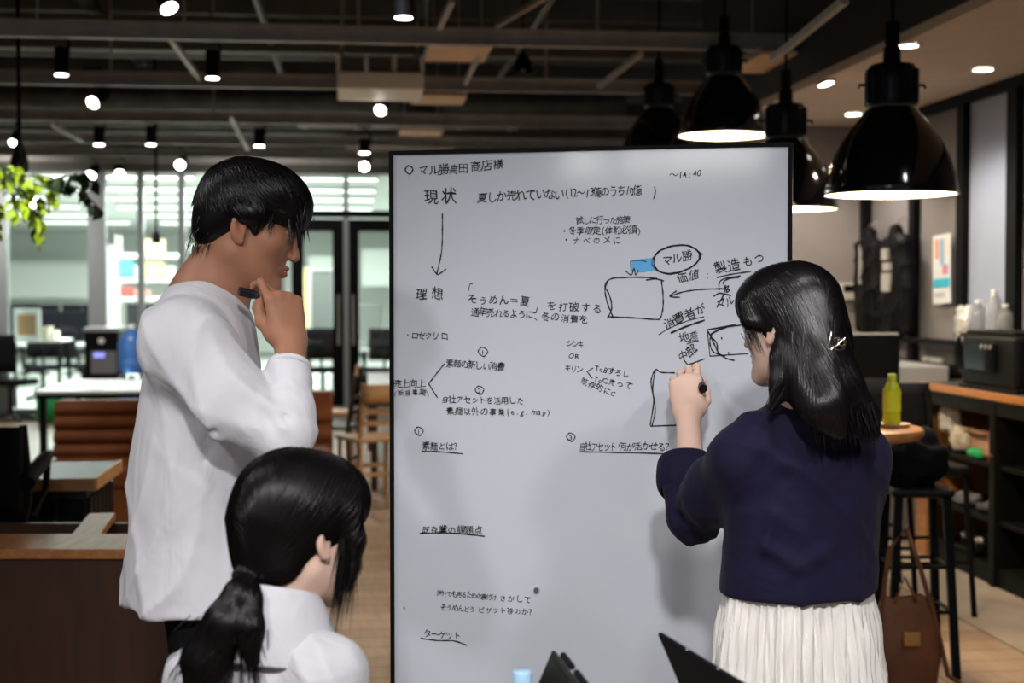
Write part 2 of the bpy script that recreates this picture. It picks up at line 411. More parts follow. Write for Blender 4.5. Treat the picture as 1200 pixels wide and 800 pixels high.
# office shell
oc = local_thing('ceiling', None, None, (0, 0, 0), AX); oc['kind'] = 'structure'
MB().box((-6, 27, 3.0), (18, 20, .08)).build('ceiling_board', mat('office_ceiling', (.62, .64, .61), .8, var=.06, vscale=.8), oc)
strip = glow('strip_light', (.97, 1, .97), 5)
for v in (18.3, 20.3, 22.3, 24.6, 27.2, 30.0):
    for u in ((-8.2, -5.6, -3.0, -.7) if v > 18.4 else (-5.6, -3.0, -.7)):
        rw = {18.3: 'nearest', 20.3: 'second', 22.3: 'third', 24.6: 'fourth', 27.2: 'fifth', 30.0: 'farthest'}[v]; cl = {-8.2: 'far left', -5.6: 'left', -3.0: 'middle', -.7: 'right'}[u]
        t = local_thing('strip_luminaire', 'white strip lamp behind the glass, %s row back, %s one' % (rw, cl), 'ceiling light', room(u, v, 2.935), AX, 'strip lights behind the glass partition')
        MB().box((0, 0, 0), (2.0, .16, .04)).build('housing', white, t); MB().box((0, 0, -.022), (1.96, .13, .01)).build('diffuser', strip, t)
fw = MB().box((-6, 36, 1.5), (18, .1, 3)).build('wall_far', offw); fw.rotation_euler.z = AX; fw['kind'] = 'structure'
ow = MB().box((2.9, 26.6, 1.5), (.1, 19, 3)).build('wall_office_right', offw); ow.rotation_euler.z = AX; ow['kind'] = 'structure'
ow = MB().box((-14.5, 26.6, 1.5), (.1, 19, 3)).build('wall_office_left', offw); ow.rotation_euler.z = AX; ow['kind'] = 'structure'

# ---------------------------------------------------------------- track spotlights
def spotlight(px, py, label, d=None, tilt=None, r=.038, ln=.15):
    d = d or 2117 / (345 - py); p = pix(px, py, d)
    t = local_thing('track_spotlight', label, 'spotlight', p, 0, 'track spotlights under the dark ceiling')
    dv = Vector(tilt or (0, 0, -1)).normalized()
    back = -dv * ln
    MB().cyl(back, Vector((0, 0, 0)), r * .96, r, 20).build('lamp_housing', black, t)
    MB().cyl(dv * .002, dv * .006, r * .92, n=20).build('lens', lamp_on, t)
    top = Vector((0, 0, max(2.93 - p.z, .12) + .0)); k = back * .6
    MB().tube([k + Vector((r, 0, 0)), (r * 1.15, 0, k.z + .09), (0, 0, k.z + .14), top], .008).build('bracket', black, t)
    MB().box((0, 0, top.z + .01), (.12, .03, .03)).build('track_adapter', black, t)
spotlight(72, 87, 'black cylinder spotlight at the far left, first row of the ceiling', 8.0)
spotlight(249, 91, 'black cylinder spotlight hanging above the man, first row of the ceiling', 8.0)
spotlight(198, 9, 'tilted black spotlight cut by the top edge, facing the camera', 6.4, (.45, -.35, -.8), .042)
spotlight(473, 20, 'black spotlight at the top edge above the white ceiling unit', 6.5, None, .042)
spotlight(109, 120, 'tilted black spotlight with its bright lens turned to the left', 9.5, (-.3, -.8, -.5), .045)
spotlight(446, 129, 'tilted black spotlight beside the white ceiling unit, above the board corner', 9.8, (-.2, -.7, -.6), .042)
spotlight(116, 169, 'small spotlight left of the paired ones, pointing straight down', 12, None, .045)
spotlight(177, 169, 'small dim spotlight pointing straight down, right of a brighter one', 12, None, .042)
spotlight(304, 171, 'small spotlight pointing down just above the hair of the man', 12, None, .045)
spotlight(211, 193, 'small round lens spotlight facing the camera, left of the head of the man', 14, (0, -.9, -.4), .05, .12)
spotlight(107, 205, 'small spotlight low above the grey mullion, the left one of the pair', 15, (-.2, -.6, -.6), .055, .12)
spotlight(140, 204, 'small spotlight low above the grey mullion, the right one of the pair', 15, (.3, -.7, -.6), .055, .12)
spotlight(15, 167, 'small spotlight at the far left edge beside the hanging dark lamp', 12, (0, -.6, -.6), .034, .12)
spotlight(427, 179, 'small spotlight just left of the board top corner, upper of two', 12.6, None, .05, .12)
spotlight(427, 195, 'small spotlight just left of the board top corner, lower of two', 14, (0, -.9, -.35), .05, .12)

# housings of the key spots that light the group, plus the added walkway spot
for (loc, tg, pw, an), nm in zip(KEY_SPOTS, ('over the man side', 'behind the viewer', 'over the right side', 'over the board', 'over the left', 'added to brighten the walkway', 'over the bar stool')):
    t = local_thing('track_spotlight', 'black track spotlight ' + nm + ', above the frame', 'spotlight', loc)
    dv = (Vector(tg) - Vector(loc)).normalized()
    MB().cyl(-dv * .22, -dv * .03, .06, .065, 20, cap=False).build('lamp_housing', black, t)
    MB().tube([-dv * .15, (0, 0, .3), (0, 0, 1.1)], .01).build('bracket', black, t)

# ---------------------------------------------------------------- ceiling cassette, tan panels
ac_w = mat('air_unit_white', (.85, .80, .70), .6)
t = local_thing('air_conditioner', 'boxy off-white air conditioning unit hung in the dark ceiling left of the board', 'air conditioner', pix(446, 106, 9.2), AX)
MB().box((0, .3, .065), (.56, .6, .11)).build('lower_panel', ac_w, t, bevel=.008)
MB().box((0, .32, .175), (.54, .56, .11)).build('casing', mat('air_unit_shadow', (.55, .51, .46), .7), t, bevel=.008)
for k in range(3):
    MB().box((-.18 + k * .18, .0385, .175), (.14, .02, .08)).build('grille', mat('grille_grey', (.12, .115, .11), .7), t)
for x in (-.27, -.09, .09, .27): MB().box((x, .03, .175), (.025, .03, .11)).build('rib', ac_w, t)
for x in (-.24, .24): MB().cyl((x, .1, .23), (x, .1, 1.1), .006, n=8).build('hanger_rod', strutm, t)
tanm = mat('tan_panel', (.75, .52, .34), .7, var=.1)
for px, py, d, w, l in ((541, 50, 8.25, .36, .62), (516, 111, 9.9, .36, .45), (495, 151, 12.1, .36, .5), (935, 62, 8.2, .42, .7)):
    t = local_thing('ceiling_plate', {541: 'tan plate lying on the steel strut, nearest and widest, right of the air unit', 516: 'tan plate under the ceiling, just right below the white air unit',
        495: 'tan plate farthest back, close above the left top corner of the board', 935: 'tan plate between the pendant lamps at top right'}[px], 'ceiling panel', pix(px, py, d), AX, 'tan plates between the ceiling struts')
    MB().box((0, l / 2, .0), (w, l, .02)).build('plate', tanm, t)
    for x in (-1, 1): MB().box((x * w / 2, l / 2, .02), (.02, l, .05)).build('edge_strip', strutm, t)
    for x in (-1, 1): MB().cyl((x * w * .4, l / 2, .01), (x * w * .4, l / 2, .9), .005, n=6).build('hanger_rod', strutm, t)

# ---------------------------------------------------------------- pendant lamps
enamel = mat('black_enamel', (.006, .006, .007), .12, coat=.6)
cast = mat('dark_cast_housing', (.012, .014, .018), .3, .3)
inner = mat('pendant_inner_white', (.85, .80, .62), .5, emit=(1, .87, .58), es=2.2)
bulb_m = glow('pendant_bulb', (1, .9, .68), 6)
def pendant(px, py, d, R, label, power=42):
    p = pix(px, py, d); k = R / .25; h = .315 * k
    t = local_thing('pendant_lamp', label, 'pendant lamp', p, 0, 'black factory pendant lamps')
    prof = [(.250, 0), (.252, .006), (.248, .03), (.243, .06), (.232, .105), (.215, .15), (.190, .20), (.158, .248), (.128, .285), (.106, .31), (.098, .325)]
    sd_ = MB().lathe([(r * k, z * k) for r, z in prof], (0, 0, 0), 64).build('shade', enamel, t)
    MB().lathe([(r * k - .004, z * k + .002) for r, z in prof[:-1]] + [(.01, .312 * k)], (0, 0, 0), 64).build('shade_lining', inner, sd_)
    rim = MB().tube([(.251 * k * math.cos(a), .251 * k * math.sin(a), 0) for a in np.linspace(0, 2 * math.pi, 64, endpoint=False)], .004 * k, 8, True).build('rim', enamel, sd_)
    hp = [(.098, .318), (.072, .322), (.086, .33), (.094, .338), (.095, .36), (.095, .44), (.094, .475), (.084, .495), (.06, .50), (.034, .503), (.032, .56), (.022, .575), (.0, .58)]
    lh_ = MB().lathe([(r * k, z * k) for r, z in hp], (0, 0, 0), 32).build('lamp_housing', cast, t)
    for j in range(8):
        a = j * math.pi / 4 + .2; c, s = math.cos(a), math.sin(a)
        MB().beam((.098 * k * c, .098 * k * s, .345 * k), (.098 * k * c, .098 * k * s, .475 * k), .018 * k, .012 * k, (c, s, 0)).build('cooling_rib', cast, lh_)
    for s in (-1, 1): MB().tube([(s * .09 * k, 0, .42 * k), (s * .125 * k, 0, .42 * k), (s * .128 * k, 0, .405 * k)], .006 * k).build('clip', cast, lh_)
    MB().cyl((0, 0, .575 * k), (0, 0, .66 * k), .028 * k, .028 * k, 16).build('junction_box', black, t)
    MB().tube([(0, 0, .65 * k), (.004, 0, 1.2), (0, 0, 4.1 - p.z)], .007).build('cable', black, t)
    MB().cyl((0, 0, 4.05 - p.z), (0, 0, 4.1 - p.z), .05, n=16).build('ceiling_rose', black, t)
    MB().ball((0, 0, .12 * k), .055 * k, 16, sq=(1, 1, 1.2)).build('bulb', bulb_m, t)
    light('POINT', p + Vector((0, 0, .03)), p, power, .06, (1, .82, .58))
    return t
pendant(1044, 228, 5.5, .25, 'largest black dome pendant lamp, right of the board, lit inside')
pendant(920, 245, 6.8, .25, 'black dome pendant lamp half hidden behind the right edge of the board')
pendant(848, 159, 8.0, .25, 'black dome pendant lamp fully seen just above the top of the board')
pendant(772, 185, 9.2, .24, 'dark pendant lamp behind the board top, leftmost of the four domes')

t = local_thing('pendant_lamp', 'small dark bell pendant high in the ceiling above the middle of the board', 'pendant lamp', pix(613, 84, 9.5))
MB().lathe([(.065, 0), (.06, .03), (.05, .07), (.035, .10), (.02, .12), (.0, .125)], (0, 0, 0), 24).build('shade', black, t)
MB().cyl((0, 0, .12), (0, 0, 1.1), .006, n=8).build('cable', black, t)
MB().ball((0, 0, .03), .03, 10).build('bulb', mat('dim_bulb', (.4, .36, .3), .4), t)
t = local_thing('pendant_lamp', 'thin black cable pendant hanging left of the man in front of the glass', 'pendant lamp', pix(183, 285, 12.5))
MB().lathe([(.035, 0), (.04, .02), (.035, .07), (.02, .10), (.008, .12)], (0, 0, 0), 20).build('lamp_socket', black, t)
MB().tube([(0, 0, .1), (.004, 0, .9), (0, 0, 4.1 - 1.9)], .012).build('cable', black, t)
t = local_thing('pendant_lamp', 'dark bottle shaped pendant on a cable at the far left edge', 'pendant lamp', pix(23, 202, 8.2))
MB().lathe([(.045, 0), (.055, .02), (.05, .07), (.035, .12), (.02, .16), (.012, .20)], (0, 0, 0), 24).build('shade', mat('smoked_metal', (.05, .05, .06), .25, .5), t)
MB().tube([(0, 0, .18), (.0, 0, .6), (0, 0, 1.9)], .012).build('cable', black, t)
MB().ball((0, 0, .04), .03, 10).build('bulb', mat('dim_bulb', (.4, .36, .3), .4), t)
# ---------------------------------------------------------------- whiteboard
BL = Vector((pix(458, 400, 3.30).x, 3.30, 0)); BR = Vector((pix(926.5, 400, 3.11).x, 3.11, 0))
bu = (BR - BL).normalized(); bn = Vector((bu.y, -bu.x, 0)); BWID = (BR - BL).length    # bn faces the camera
BTOP = pix(460, 177, 3.30).z; BBOT = 0.12
bang = math.atan2(bu.y, bu.x)
wbd = thing('whiteboard', 'tall free-standing white marker board in a thin black frame covered with Japanese handwriting', 'whiteboard', (BL + BR) / 2, bang)
board_m = mat('board_enamel', (.60, .63, .70), .10, var=.035, vscale=2.2, spec=.45)
ctr = (BL + BR) / 2
def bpnt(a, z, off=0): p = BL + bu * a + bn * off; p.z = z; return p
def bbox(mb, a0, a1, z0, z1, o0, o1):
    vs = [bpnt(a, z, o) for a in (a0, a1) for o in (o0, o1) for z in (z0, z1)]
    return mb.add(vs, [(0, 1, 3, 2), (4, 6, 7, 5), (0, 4, 5, 1), (2, 3, 7, 6), (0, 2, 6, 4), (1, 5, 7, 3)])
bbox(MB(), .004, BWID - .004, BBOT, BTOP - .004, -.022, 0).build('writing_panel', board_m, wbd)
fw_ = .0075
bbox(MB(), -.002, fw_, BBOT - .01, BTOP, -.028, .006).build('frame_side', black, wbd, bevel=.001)
bbox(MB(), BWID - fw_, BWID + .002, BBOT - .01, BTOP, -.028, .006).build('frame_side', black, wbd, bevel=.001)
bbox(MB(), fw_, BWID - fw_, BTOP - .009, BTOP, -.028, .006).build('frame_top', black, wbd, bevel=.001)
bbox(MB(), fw_, BWID - fw_, BBOT - .01, BBOT + .006, -.028, .006).build('frame_bottom', black, wbd, bevel=.001)
for a in (.06, BWID - .06):
    bbox(MB(), a - .02, a + .02, .055, .55, -.07, -.03).build('post', black, wbd)
    ft_ = bbox(MB(), a - .02, a + .02, .04, .075, -.32, .28).build('foot', black, wbd)
    for o in (-.29, .25):
        w = bpnt(a, .02, o); MB().cyl(w - bu * .012, w + bu * .012, .02, n=16).build('caster', plastic, ft_)
bbox(MB(), .08, BWID - .08, .3, .33, -.06, -.035).build('cross_bar', black, wbd)

def bproj(px, py):
    """board coordinates (along, height) behind a pixel"""
    r = pix(px, py, 1.0) - Vector((0, 0, CAM_H)); o = Vector((0, 0, CAM_H))
    t = (BL - o).dot(bn) / r.dot(bn); p = o + r * t
    return (p - BL).dot(bu), p.z
ink = mat('marker_ink', (.012, .012, .016), .5)
def stroke(pxs, w=.0022, close=False, smooth=True, name='marker_stroke', parent=None, m=None, jit=.5):
    pts = [bproj(*p) for p in pxs]
    if smooth and len(pts) > 2:  # Catmull-Rom
        q = []; n = len(pts); rng = range(n if close else n - 1)
        for i in rng:
            p0 = pts[(i - 1) % n] if (i or close) else pts[0]; p1 = pts[i]; p2 = pts[(i + 1) % n]; p3 = pts[(i + 2) % n] if (i + 2 < n or close) else pts[-1]
            for k in range(7):
                t = k / 7; q.append(tuple(.5 * (2 * b + (c - a) * t + (2 * a - 5 * b + 4 * c - d) * t * t + (3 * b - a - 3 * c + d) * t ** 3) for a, b, c, d in zip(p0, p1, p2, p3)))
        if not close: q.append(pts[-1])
        else: q.append(q[0])
        pts = q
    vs = []; n = len(pts)
    for i, p in enumerate(pts):
        a = pts[max(i - 1, 0)]; b = pts[min(i + 1, n - 1)]; dx, dz = b[0] - a[0], b[1] - a[1]; l = math.hypot(dx, dz) or 1
        ww = w * (.5 + .12 * math.sin(i * 1.3)); nx, nz = -dz / l * ww, dx / l * ww
        vs += [bpnt(p[0] + nx, p[1] + nz, .0012), bpnt(p[0] - nx, p[1] - nz, .0012)]
    mb = MB(); mb.add(vs, [(2 * i, 2 * i + 2, 2 * i + 3, 2 * i + 1) for i in range(n - 1)])
    return mb
def strokes(name, *ls, w=.0022, m=None):
    mb = MB()
    for l in ls:
        k = stroke(l[1:] if isinstance(l[0], str) else l, w, close=(l[0] == 'c'), smooth=(l[0] != 's')); mb.add(k.v, k.f)
    return mb.build(name, m or ink, wbd)
def written(text, x0, y0, x1, y1, h, name='handwritten_line', slant=.0, seed=1, thin=.004, weights=None):
    """handwriting-like line on the board: glyph by glyph from (x0,y0) to (x1,y1) pixels (base line), height h pixels"""
    rnd = random.Random(seed); a0, z0 = bproj(x0, y0); a1, z1 = bproj(x1, y1)
    hm = h * 3.2 / FPX; n = len(text); mb = MB(); dg = None
    wts = []
    for ch in text:
        wts.append(.35 if ch == ' ' else (.55 if (ord(ch) < 256 or ch in '「」、') else 1.0))
    tot = sum(wts); acc = 0; ang = math.atan2(z1 - z0, a1 - a0)
    step = math.hypot(a1 - a0, z1 - z0) / tot
    for ch, wt in zip(text, wts):
        if ch != ' ':
            cu = bpy.data.curves.new('t', 'FONT'); cu.body = ch; cu.size = 1; cu.offset = thin; cu.resolution_u = 2; cu.align_x = 'CENTER'
            ob = bpy.data.objects.new('t', cu); COL.objects.link(ob)
            dgx = bpy.context.evaluated_depsgraph_get(); me = ob.evaluated_get(dgx).to_mesh()
            V = [v.co.copy() for v in me.vertices]; F = [tuple(p.vertices) for p in me.polygons]
            ob.evaluated_get(dgx).to_mesh_clear(); bpy.data.objects.remove(ob); bpy.data.curves.remove(cu)
            kana = ord(ch) < 0x3100; s = hm * (1.0 if not kana else 1.0) * rnd.uniform(.95, 1.2)
            sx = min(s, step * 1.2) * rnd.uniform(.92, 1.05); rot = ang + rnd.uniform(-.10, .10); sh = slant + rnd.uniform(-.08, .14)
            ox = acc + wt / 2; bx = a0 + (a1 - a0) * ox / tot; bz = z0 + (z1 - z0) * ox / tot + rnd.uniform(-.06, .06) * hm
            f1, f2, ph = rnd.uniform(4, 7), rnd.uniform(4, 7), rnd.uniform(0, 6)
            vs = []
            for p in V:
                x = p.x + .035 * math.sin(p.y * f1 + ph) ; y = p.y - .0 + .04 * math.sin(p.x * f2 + ph * 2)
                x += (y - .3) * sh
                x *= sx; y *= s
                vs.append(bpnt(bx + x * math.cos(rot) - y * math.sin(rot), bz + x * math.sin(rot) + y * math.cos(rot), .0012))
            mb.add(vs, F)
        acc += wt
    return mb.build(name, ink, wbd)
ln = [('マル勝高田', 491, 204, 549, 202, 12), ('商店様', 552, 200, 590, 196, 13), ('現状', 495, 237, 537, 236, 18), ('夏しか売れていない', 560, 236, 662, 232, 13),
      ('(12～13億のうち10億', 662, 231, 752, 228, 12), (')', 764, 230, 771, 230, 15), ('試しに行った施策', 676, 262, 738, 261, 9), ('・冬季限定(体験必須)', 657, 274, 752, 273, 10),
      ('・ナベのメに', 658, 285, 729, 285, 9), ('～14:40', 785, 209, 822, 207, 10), ('理想', 485, 349, 521, 350, 15), ('「', 543, 342, 551, 342, 11),
      ('そうめん＝夏', 548, 355, 621, 357, 11), ('」', 628, 366, 634, 366, 10), ('を打破する', 640, 362, 706, 366, 11), ('通年売れるように', 552, 369, 625, 373, 10), ('、冬の消費を', 628, 374, 690, 379, 10),
      ('・ロゼクリ ロ', 474, 395, 525, 398, 9), ('素麺の新しい消費', 523, 429, 591, 434, 10), ('売上向上', 461, 453, 499, 453, 10), ('(新規事業)', 461, 463, 504, 463, 8),
      ('自社アセットを活用した', 517, 471, 614, 473, 9), ('素麺以外の事業(e.g. map)', 523, 485, 646, 486, 9), ('素麺とは？', 495, 526, 541, 527, 10), ('シンキ', 664, 405, 684, 407, 8), ('OR', 667, 420, 679, 420, 8),
      ('キリン', 662, 434, 683, 436, 8), ('ToBすろし', 697, 434, 737, 442, 8), ('ToC売って', 695, 446, 741, 456, 8), ('既存的にC', 679, 448, 720, 465, 8), ('自社アセット', 679, 527, 722, 527, 10), ('何が活かせる？', 725, 527, 789, 527, 10),
      ('既存業の課題点', 494, 624, 566, 625, 10), ('海外でも売るための裏付け', 512, 697, 582, 703, 8), ('さがして', 584, 703, 623, 706, 8), ('そうめんどう', 516, 714, 557, 717, 8), ('ピザット移のか？', 560, 717, 628, 720, 8),
      ('ターゲット', 497, 746, 540, 748, 10), ('マル勝', 777, 311, 812, 303, 13), ('価値', 794, 331, 820, 326, 12), ('：', 828, 326, 835, 325, 9), ('製造', 838, 321, 868, 315, 13), ('もつ', 871, 313, 897, 306, 11),
      ('マル', 843, 362, 862, 354, 11), ('消費者が', 780, 386, 829, 363, 13), ('地産', 798, 402, 820, 395, 11), ('中部', 797, 424, 818, 412, 12)]
for i, (t_, x0, y0, x1, y1, h) in enumerate(ln): written(t_, x0, y0, x1, y1, h, seed=i + 11)
strokes('drawn_circle', ['c', (475, 199), (479, 194), (484, 198), (480, 204)], w=.0028)
strokes('drawn_arrow', [(518.5, 250), (518.5, 272), (517.5, 295), (512, 321)], [(506, 312), (512, 321), (516, 320), (523, 315)], w=.0026)
strokes('drawn_branch', [(521, 426), (512, 437), (502.5, 449.5)], [(502.5, 449.5), (508, 458), (513, 466)], w=.0026)
for x, y, g, s_ in ((566, 412, '1', 5.5), (562, 457, '2', 5), (491, 505, '1', 5), (669, 512, '3', 5)):
    strokes('drawn_circle', ['c', (x - s_, y), (x - 1, y - s_), (x + s_, y - 1), (x + 1, y + s_)], w=.0022)
    written(g, x - 3.5, y + 3.5, x + 3.5, y + 3.5, 8, name='circled_number')
strokes('underline', [(494, 528.5), (515, 529), (543, 531.5)], w=.0026)
strokes('underline', [(679, 529), (730, 530), (787, 531.5)], w=.0026)
strokes('underline', [(492, 624.5), (520, 624), (545, 625.5), (568, 628)], w=.0026)
strokes('underline', [(493, 747.5), (512, 750), (532, 750.5), (547, 755.5)], w=.0026)
strokes('drawn_angle', ['s', (695, 431), (688, 435), (694, 443)], w=.0022)
strokes('drawn_oval', ['c', (766, 307), (772, 295), (790, 288), (808, 288), (819, 296), (817, 307), (804, 316), (786, 321), (772, 317)],
        ['c', (764, 306), (774, 293), (795, 287), (812, 290), (821, 299), (814, 310), (798, 318), (780, 320), (768, 315)], ['s', (817, 294), (823, 298)], w=.0030)
strokes('drawn_flag', ['s', (758, 306.5), (749, 305), (739, 306), (739.5, 317)], [(733, 317), (740, 322), (743, 314), (745, 322), (748, 316)], w=.0024)
strokes('drawn_box', [(775, 327), (777, 345), (777, 360), (774, 372), (768, 374), (740, 372), (713, 371)], [(712, 373), (717, 360), (714, 345), (709, 335), (715, 327), (730, 325), (760, 325), (778, 329)],
        [(719, 373), (712, 355), (709, 340), (712, 330)], ['s', (757, 328), (770, 326)], w=.0028)
strokes('drawn_arrow', [(848, 338), (820, 339), (800, 342), (785, 347)], [(793, 340.5), (785, 347), (797, 348)], w=.0026)
strokes('underline', [(840, 325), (858, 321), (880, 318)], w=.0026)
strokes('drawn_scribble', [(843, 340), (843, 331), (850, 326), (868, 323)], [(850, 337), (848, 330), (856, 326), (866, 325)], [(840, 360), (848, 345), (851, 334)], ['s', (836, 347), (843, 343), (857, 346)],
        [(849, 338), (854, 335), (851, 342), (855, 340), (848, 338)], w=.0026)
strokes('underline', [(772, 392), (785, 384), (808, 375), (825, 371)], w=.0020); strokes('underline', [(786, 390), (805, 382), (826, 375)], w=.0040)
strokes('drawn_box', ['s', (862, 380), (829, 386), (832, 417), (877, 414)], ['s', (829, 386), (880, 379)], [(830, 388), (838, 405), (843, 414), (852, 420), (861, 422)], [(852, 383), (836, 390), (832, 400), (836, 412), (850, 417)],
        [(846, 384), (833, 392), (840, 402), (841, 415)], w=.0026)
strokes('underline', ['s', (801, 421), (806, 427), (813, 425), (826, 420)], w=.0026); strokes('underline', ['s', (805, 403), (815, 399), (819, 399)], w=.0022)
strokes('drawn_box', [(791, 436.5), (775, 436), (768, 433), (763, 447), (766, 470), (762, 498)], [(768, 433), (765, 455), (768, 480), (764, 499)], ['s', (762, 499), (819, 497)], ['s', (820, 440), (817, 470), (817, 497)], w=.0026)
for x, y in ((816, 410), (845, 396), (853, 413.5), (473, 712)): strokes('marker_dot', ['s', (x, y), (x + 1.6, y)], w=.004)
blue_m = mat('blue_marker_smear', (.12, .42, .78), .5)
strokes('blue_highlight', ['s', (740, 311.5), (752, 311), (766, 309)], w=.024, m=blue_m)
mg = thing('magnet', 'small silver round magnet low on the board above a line of writing', 'magnet', bpnt(*bproj(629, 691)))
c_ = bpnt(*bproj(629, 691)); MB().cyl(c_, c_ + bn * .006, .008, .006, 16).build('knob', mat('magnet_silver', (.6, .6, .6), .25, 1), mg)

# unseen strip lamps added behind the viewer for soft glints in the glossy board
def mirrored(px, py, yp=-7.0):
    o = Vector((0, 0, CAM_H)); r = (pix(px, py, 1.0) - o).normalized(); p = o + r * ((BL - o).dot(bn) / r.dot(bn)); q = r - 2 * r.dot(bn) * bn; return p + q * ((yp - p.y) / q.y)
for px, py, w_, lab in ((838, 181, 1.05, 'longest added strip lamp hung far behind the viewer'), (687, 188, .42, 'upper short added strip lamp hung far behind the viewer'), (752, 186, .34, 'middle short added strip lamp hung far behind the viewer')):
    t = local_thing('strip_luminaire', lab, 'ceiling light', mirrored(px, py))
    MB().box((0, 0, 0), (w_, .12, .24)).build('housing', white, t); MB().box((0, .062, 0), (w_ - .04, .006, .22)).build('diffuser', glow('added_strip_light', (.97, 1, .97), 18), t)
    for s in (-1, 1): MB().cyl((s * w_ * .4, 0, .05), (s * w_ * .4, 0, 1.2), .005, n=6).build('hanger_rod', strutm, t)

# ---------------------------------------------------------------- foreground table with laptops and bottle
tt = local_thing('meeting_table', 'low meeting table just below the bottom edge of the picture in front of the board', 'table', (.335, 1.82, 0))
MB().box((0, 0, .705), (1.15, .75, .03)).build('tabletop', oak, tt, bevel=.004)
for x in (-.5, .5):
    for y in (-.31, .31): MB().box((x, y, .345), (.05, .05, .69)).build('leg', black, tt)
lap_m = mat('laptop_charcoal', (.008, .008, .012), .6, spec=.08); lap2_m = mat('laptop_grey', (.03, .032, .028), .6, spec=.08); scr = mat('laptop_screen', (.006, .006, .008), .12)
def laptop(top_a, top_b, hinge_off, label, m, logo=False):
    """lid top edge from top_a to top_b, hinge displaced sideways by hinge_off (x); base extends on the side away from the lid's lean"""
    top_a = Vector(top_a); top_b = Vector(top_b); e = (top_b - top_a).normalized(); wdt = .31
    top_b = top_a + e * wdt; n = Vector((-e.y, e.x, 0)); s = 1 if hinge_off > 0 else -1
    if n.x * s < 0: n = -n
    ha = top_a + n * abs(hinge_off); ha.z = .735; hb = ha + e * wdt
    t = thing('laptop', label, 'laptop', (ha + hb) / 2)
    up = (top_a - ha).normalized(); th = up.cross(e).normalized(); 
    if th.dot(n) < 0: th = -th   # th points to the screen side
    ln_ = (top_a - ha).length
    def slab(o, a, b, c, d, z0, z1, mt, nm, tn, bv=.002, pr=None):
        vs = [o + e * x + up_ * y + tn * z for x in (a, b) for y in (c, d) for z in (z0, z1)]
        return MB().add(vs, [(0, 1, 3, 2), (4, 6, 7, 5), (0, 4, 5, 1), (2, 3, 7, 6), (0, 2, 6, 4), (1, 5, 7, 3)]).build(nm, mt, pr or t, bevel=bv)
    up_ = up; lid_ = slab(ha, 0, wdt, 0, ln_, 0, .007, m, 'lid', th)
    slab(ha, .008, wdt - .008, .012, ln_ - .008, .007, .008, scr, 'screen', th, 0, lid_)
    up_ = n; b0 = ha.copy(); b0.z = .7205; kb_ = slab(b0, 0, wdt, .0, .215, 0, .014, m, 'keyboard_base', Vector((0, 0, 1)))
    up_ = n; slab(b0, .02, wdt - .02, .02, .12, .014, .016, scr, 'keyboard', Vector((0, 0, 1)), 0, kb_)
    MB().cyl(ha + e * .04 - th * .0, hb - e * .04, .007, n=10).build('hinge', m, t)
    return t, top_a, e, up, th
t1 = laptop(pix(770, 742, 2.10), pix(860, 797, 1.86), .095, 'black laptop lid seen from behind, at the bottom edge beside the white skirt', lap_m)
a_, e_, th_ = t1[1], t1[2], t1[4]
for k in (.1, .2): MB().ball(a_ + e_ * k + th_ * .003, .002, 8).build('lid_bumper', mat('rubber_grey', (.5, .5, .5), .4), t1[0])
t2 = laptop(pix(652, 763, 2.06), pix(680, 800, 1.90), -.085, 'dark grey tablet computer corner at the bottom edge right of the blue bottle cap', lap2_m)
a_, e_, th_ = t2[1], t2[2], t2[4]
for k in (.03, .12): MB().cyl(a_ + e_ * k + Vector((0.004, 0, .002)), a_ + e_ * (k + .06) + Vector((.004, 0, .002)), .005, n=10).build('hinge_barrel', lap_m, t2[0])
bt = local_thing('water_bottle', 'clear water bottle with a pale blue cap at the bottom edge of the board', 'bottle', (pix(612, 790, 1.93).x, 1.93, .72))
capz = pix(612, 785, 1.93).z - .72
MB().lathe([(0, 0), (.030, .002), (.033, .01), (.033, capz - .07), (.028, capz - .05), (.013, capz - .03), (.012, capz - .018)], (0, 0, 0), 24).build('bottle_body', mat('clear_pet', (.85, .92, .95), .05, trans=.9), bt)
MB().lathe([(.0135, capz - .022), (.0138, capz - .004), (.012, capz), (0, capz)], (0, 0, 0), 24).build('cap', mat('pale_blue_cap', (.42, .66, .86), .4), bt)

# ---------------------------------------------------------------- stool for the seated woman
st = local_thing('stool', 'round stool hidden under the seated ponytailed woman', 'stool', (-.37, 2.10, 0))
MB().lathe([(0, .42), (.17, .42), (.18, .435), (.17, .45), (0, .455)], (0, 0, 0), 32).build('seat', plastic, st)
for k in range(4):
    a = k * math.pi / 2 + .6; MB().cyl((.12 * math.cos(a), .12 * math.sin(a), .42), (.18 * math.cos(a), .18 * math.sin(a), 0), .012, n=10).build('leg', black, st)

# ---------------------------------------------------------------- left: planter box, chair, low table, sofa
pb = thing('planter_box', 'long brown wooden box with an orange wood rim at the lower left', 'planter', pix(60, 800, 4.35) * 1)
pb.location.z = 0
def wbox(mb, x0, x1, y0, y1, z0, z1): return mb.box(((x0 + x1) / 2, (y0 + y1) / 2, (z0 + z1) / 2), (x1 - x0, y1 - y0, z1 - z0))
T = .68; xL = -2.2; xR = -.90
yF, yB = 4.30, 4.56
wbox(MB(), xL, xR, yF, yF + .03, 0, T - .03).build('front_panel', darkwood, pb)
wbox(MB(), xR - .03, xR, yF + .03, 4.95, 0, T - .03).build('side_panel', darkwood, pb)
wbox(MB(), xL, xL + .03, yF + .03, 4.95, 0, T - .03).build('side_panel', darkwood, pb)
wbox(MB(), xL, xR, 4.95, 4.98, 0, T - .03).build('back_panel', darkwood, pb)
wbox(MB(), xL - .01, xR + .01, yF - .02, yB, T - .03, T).build('rim_board', orangew, pb, bevel=.003)
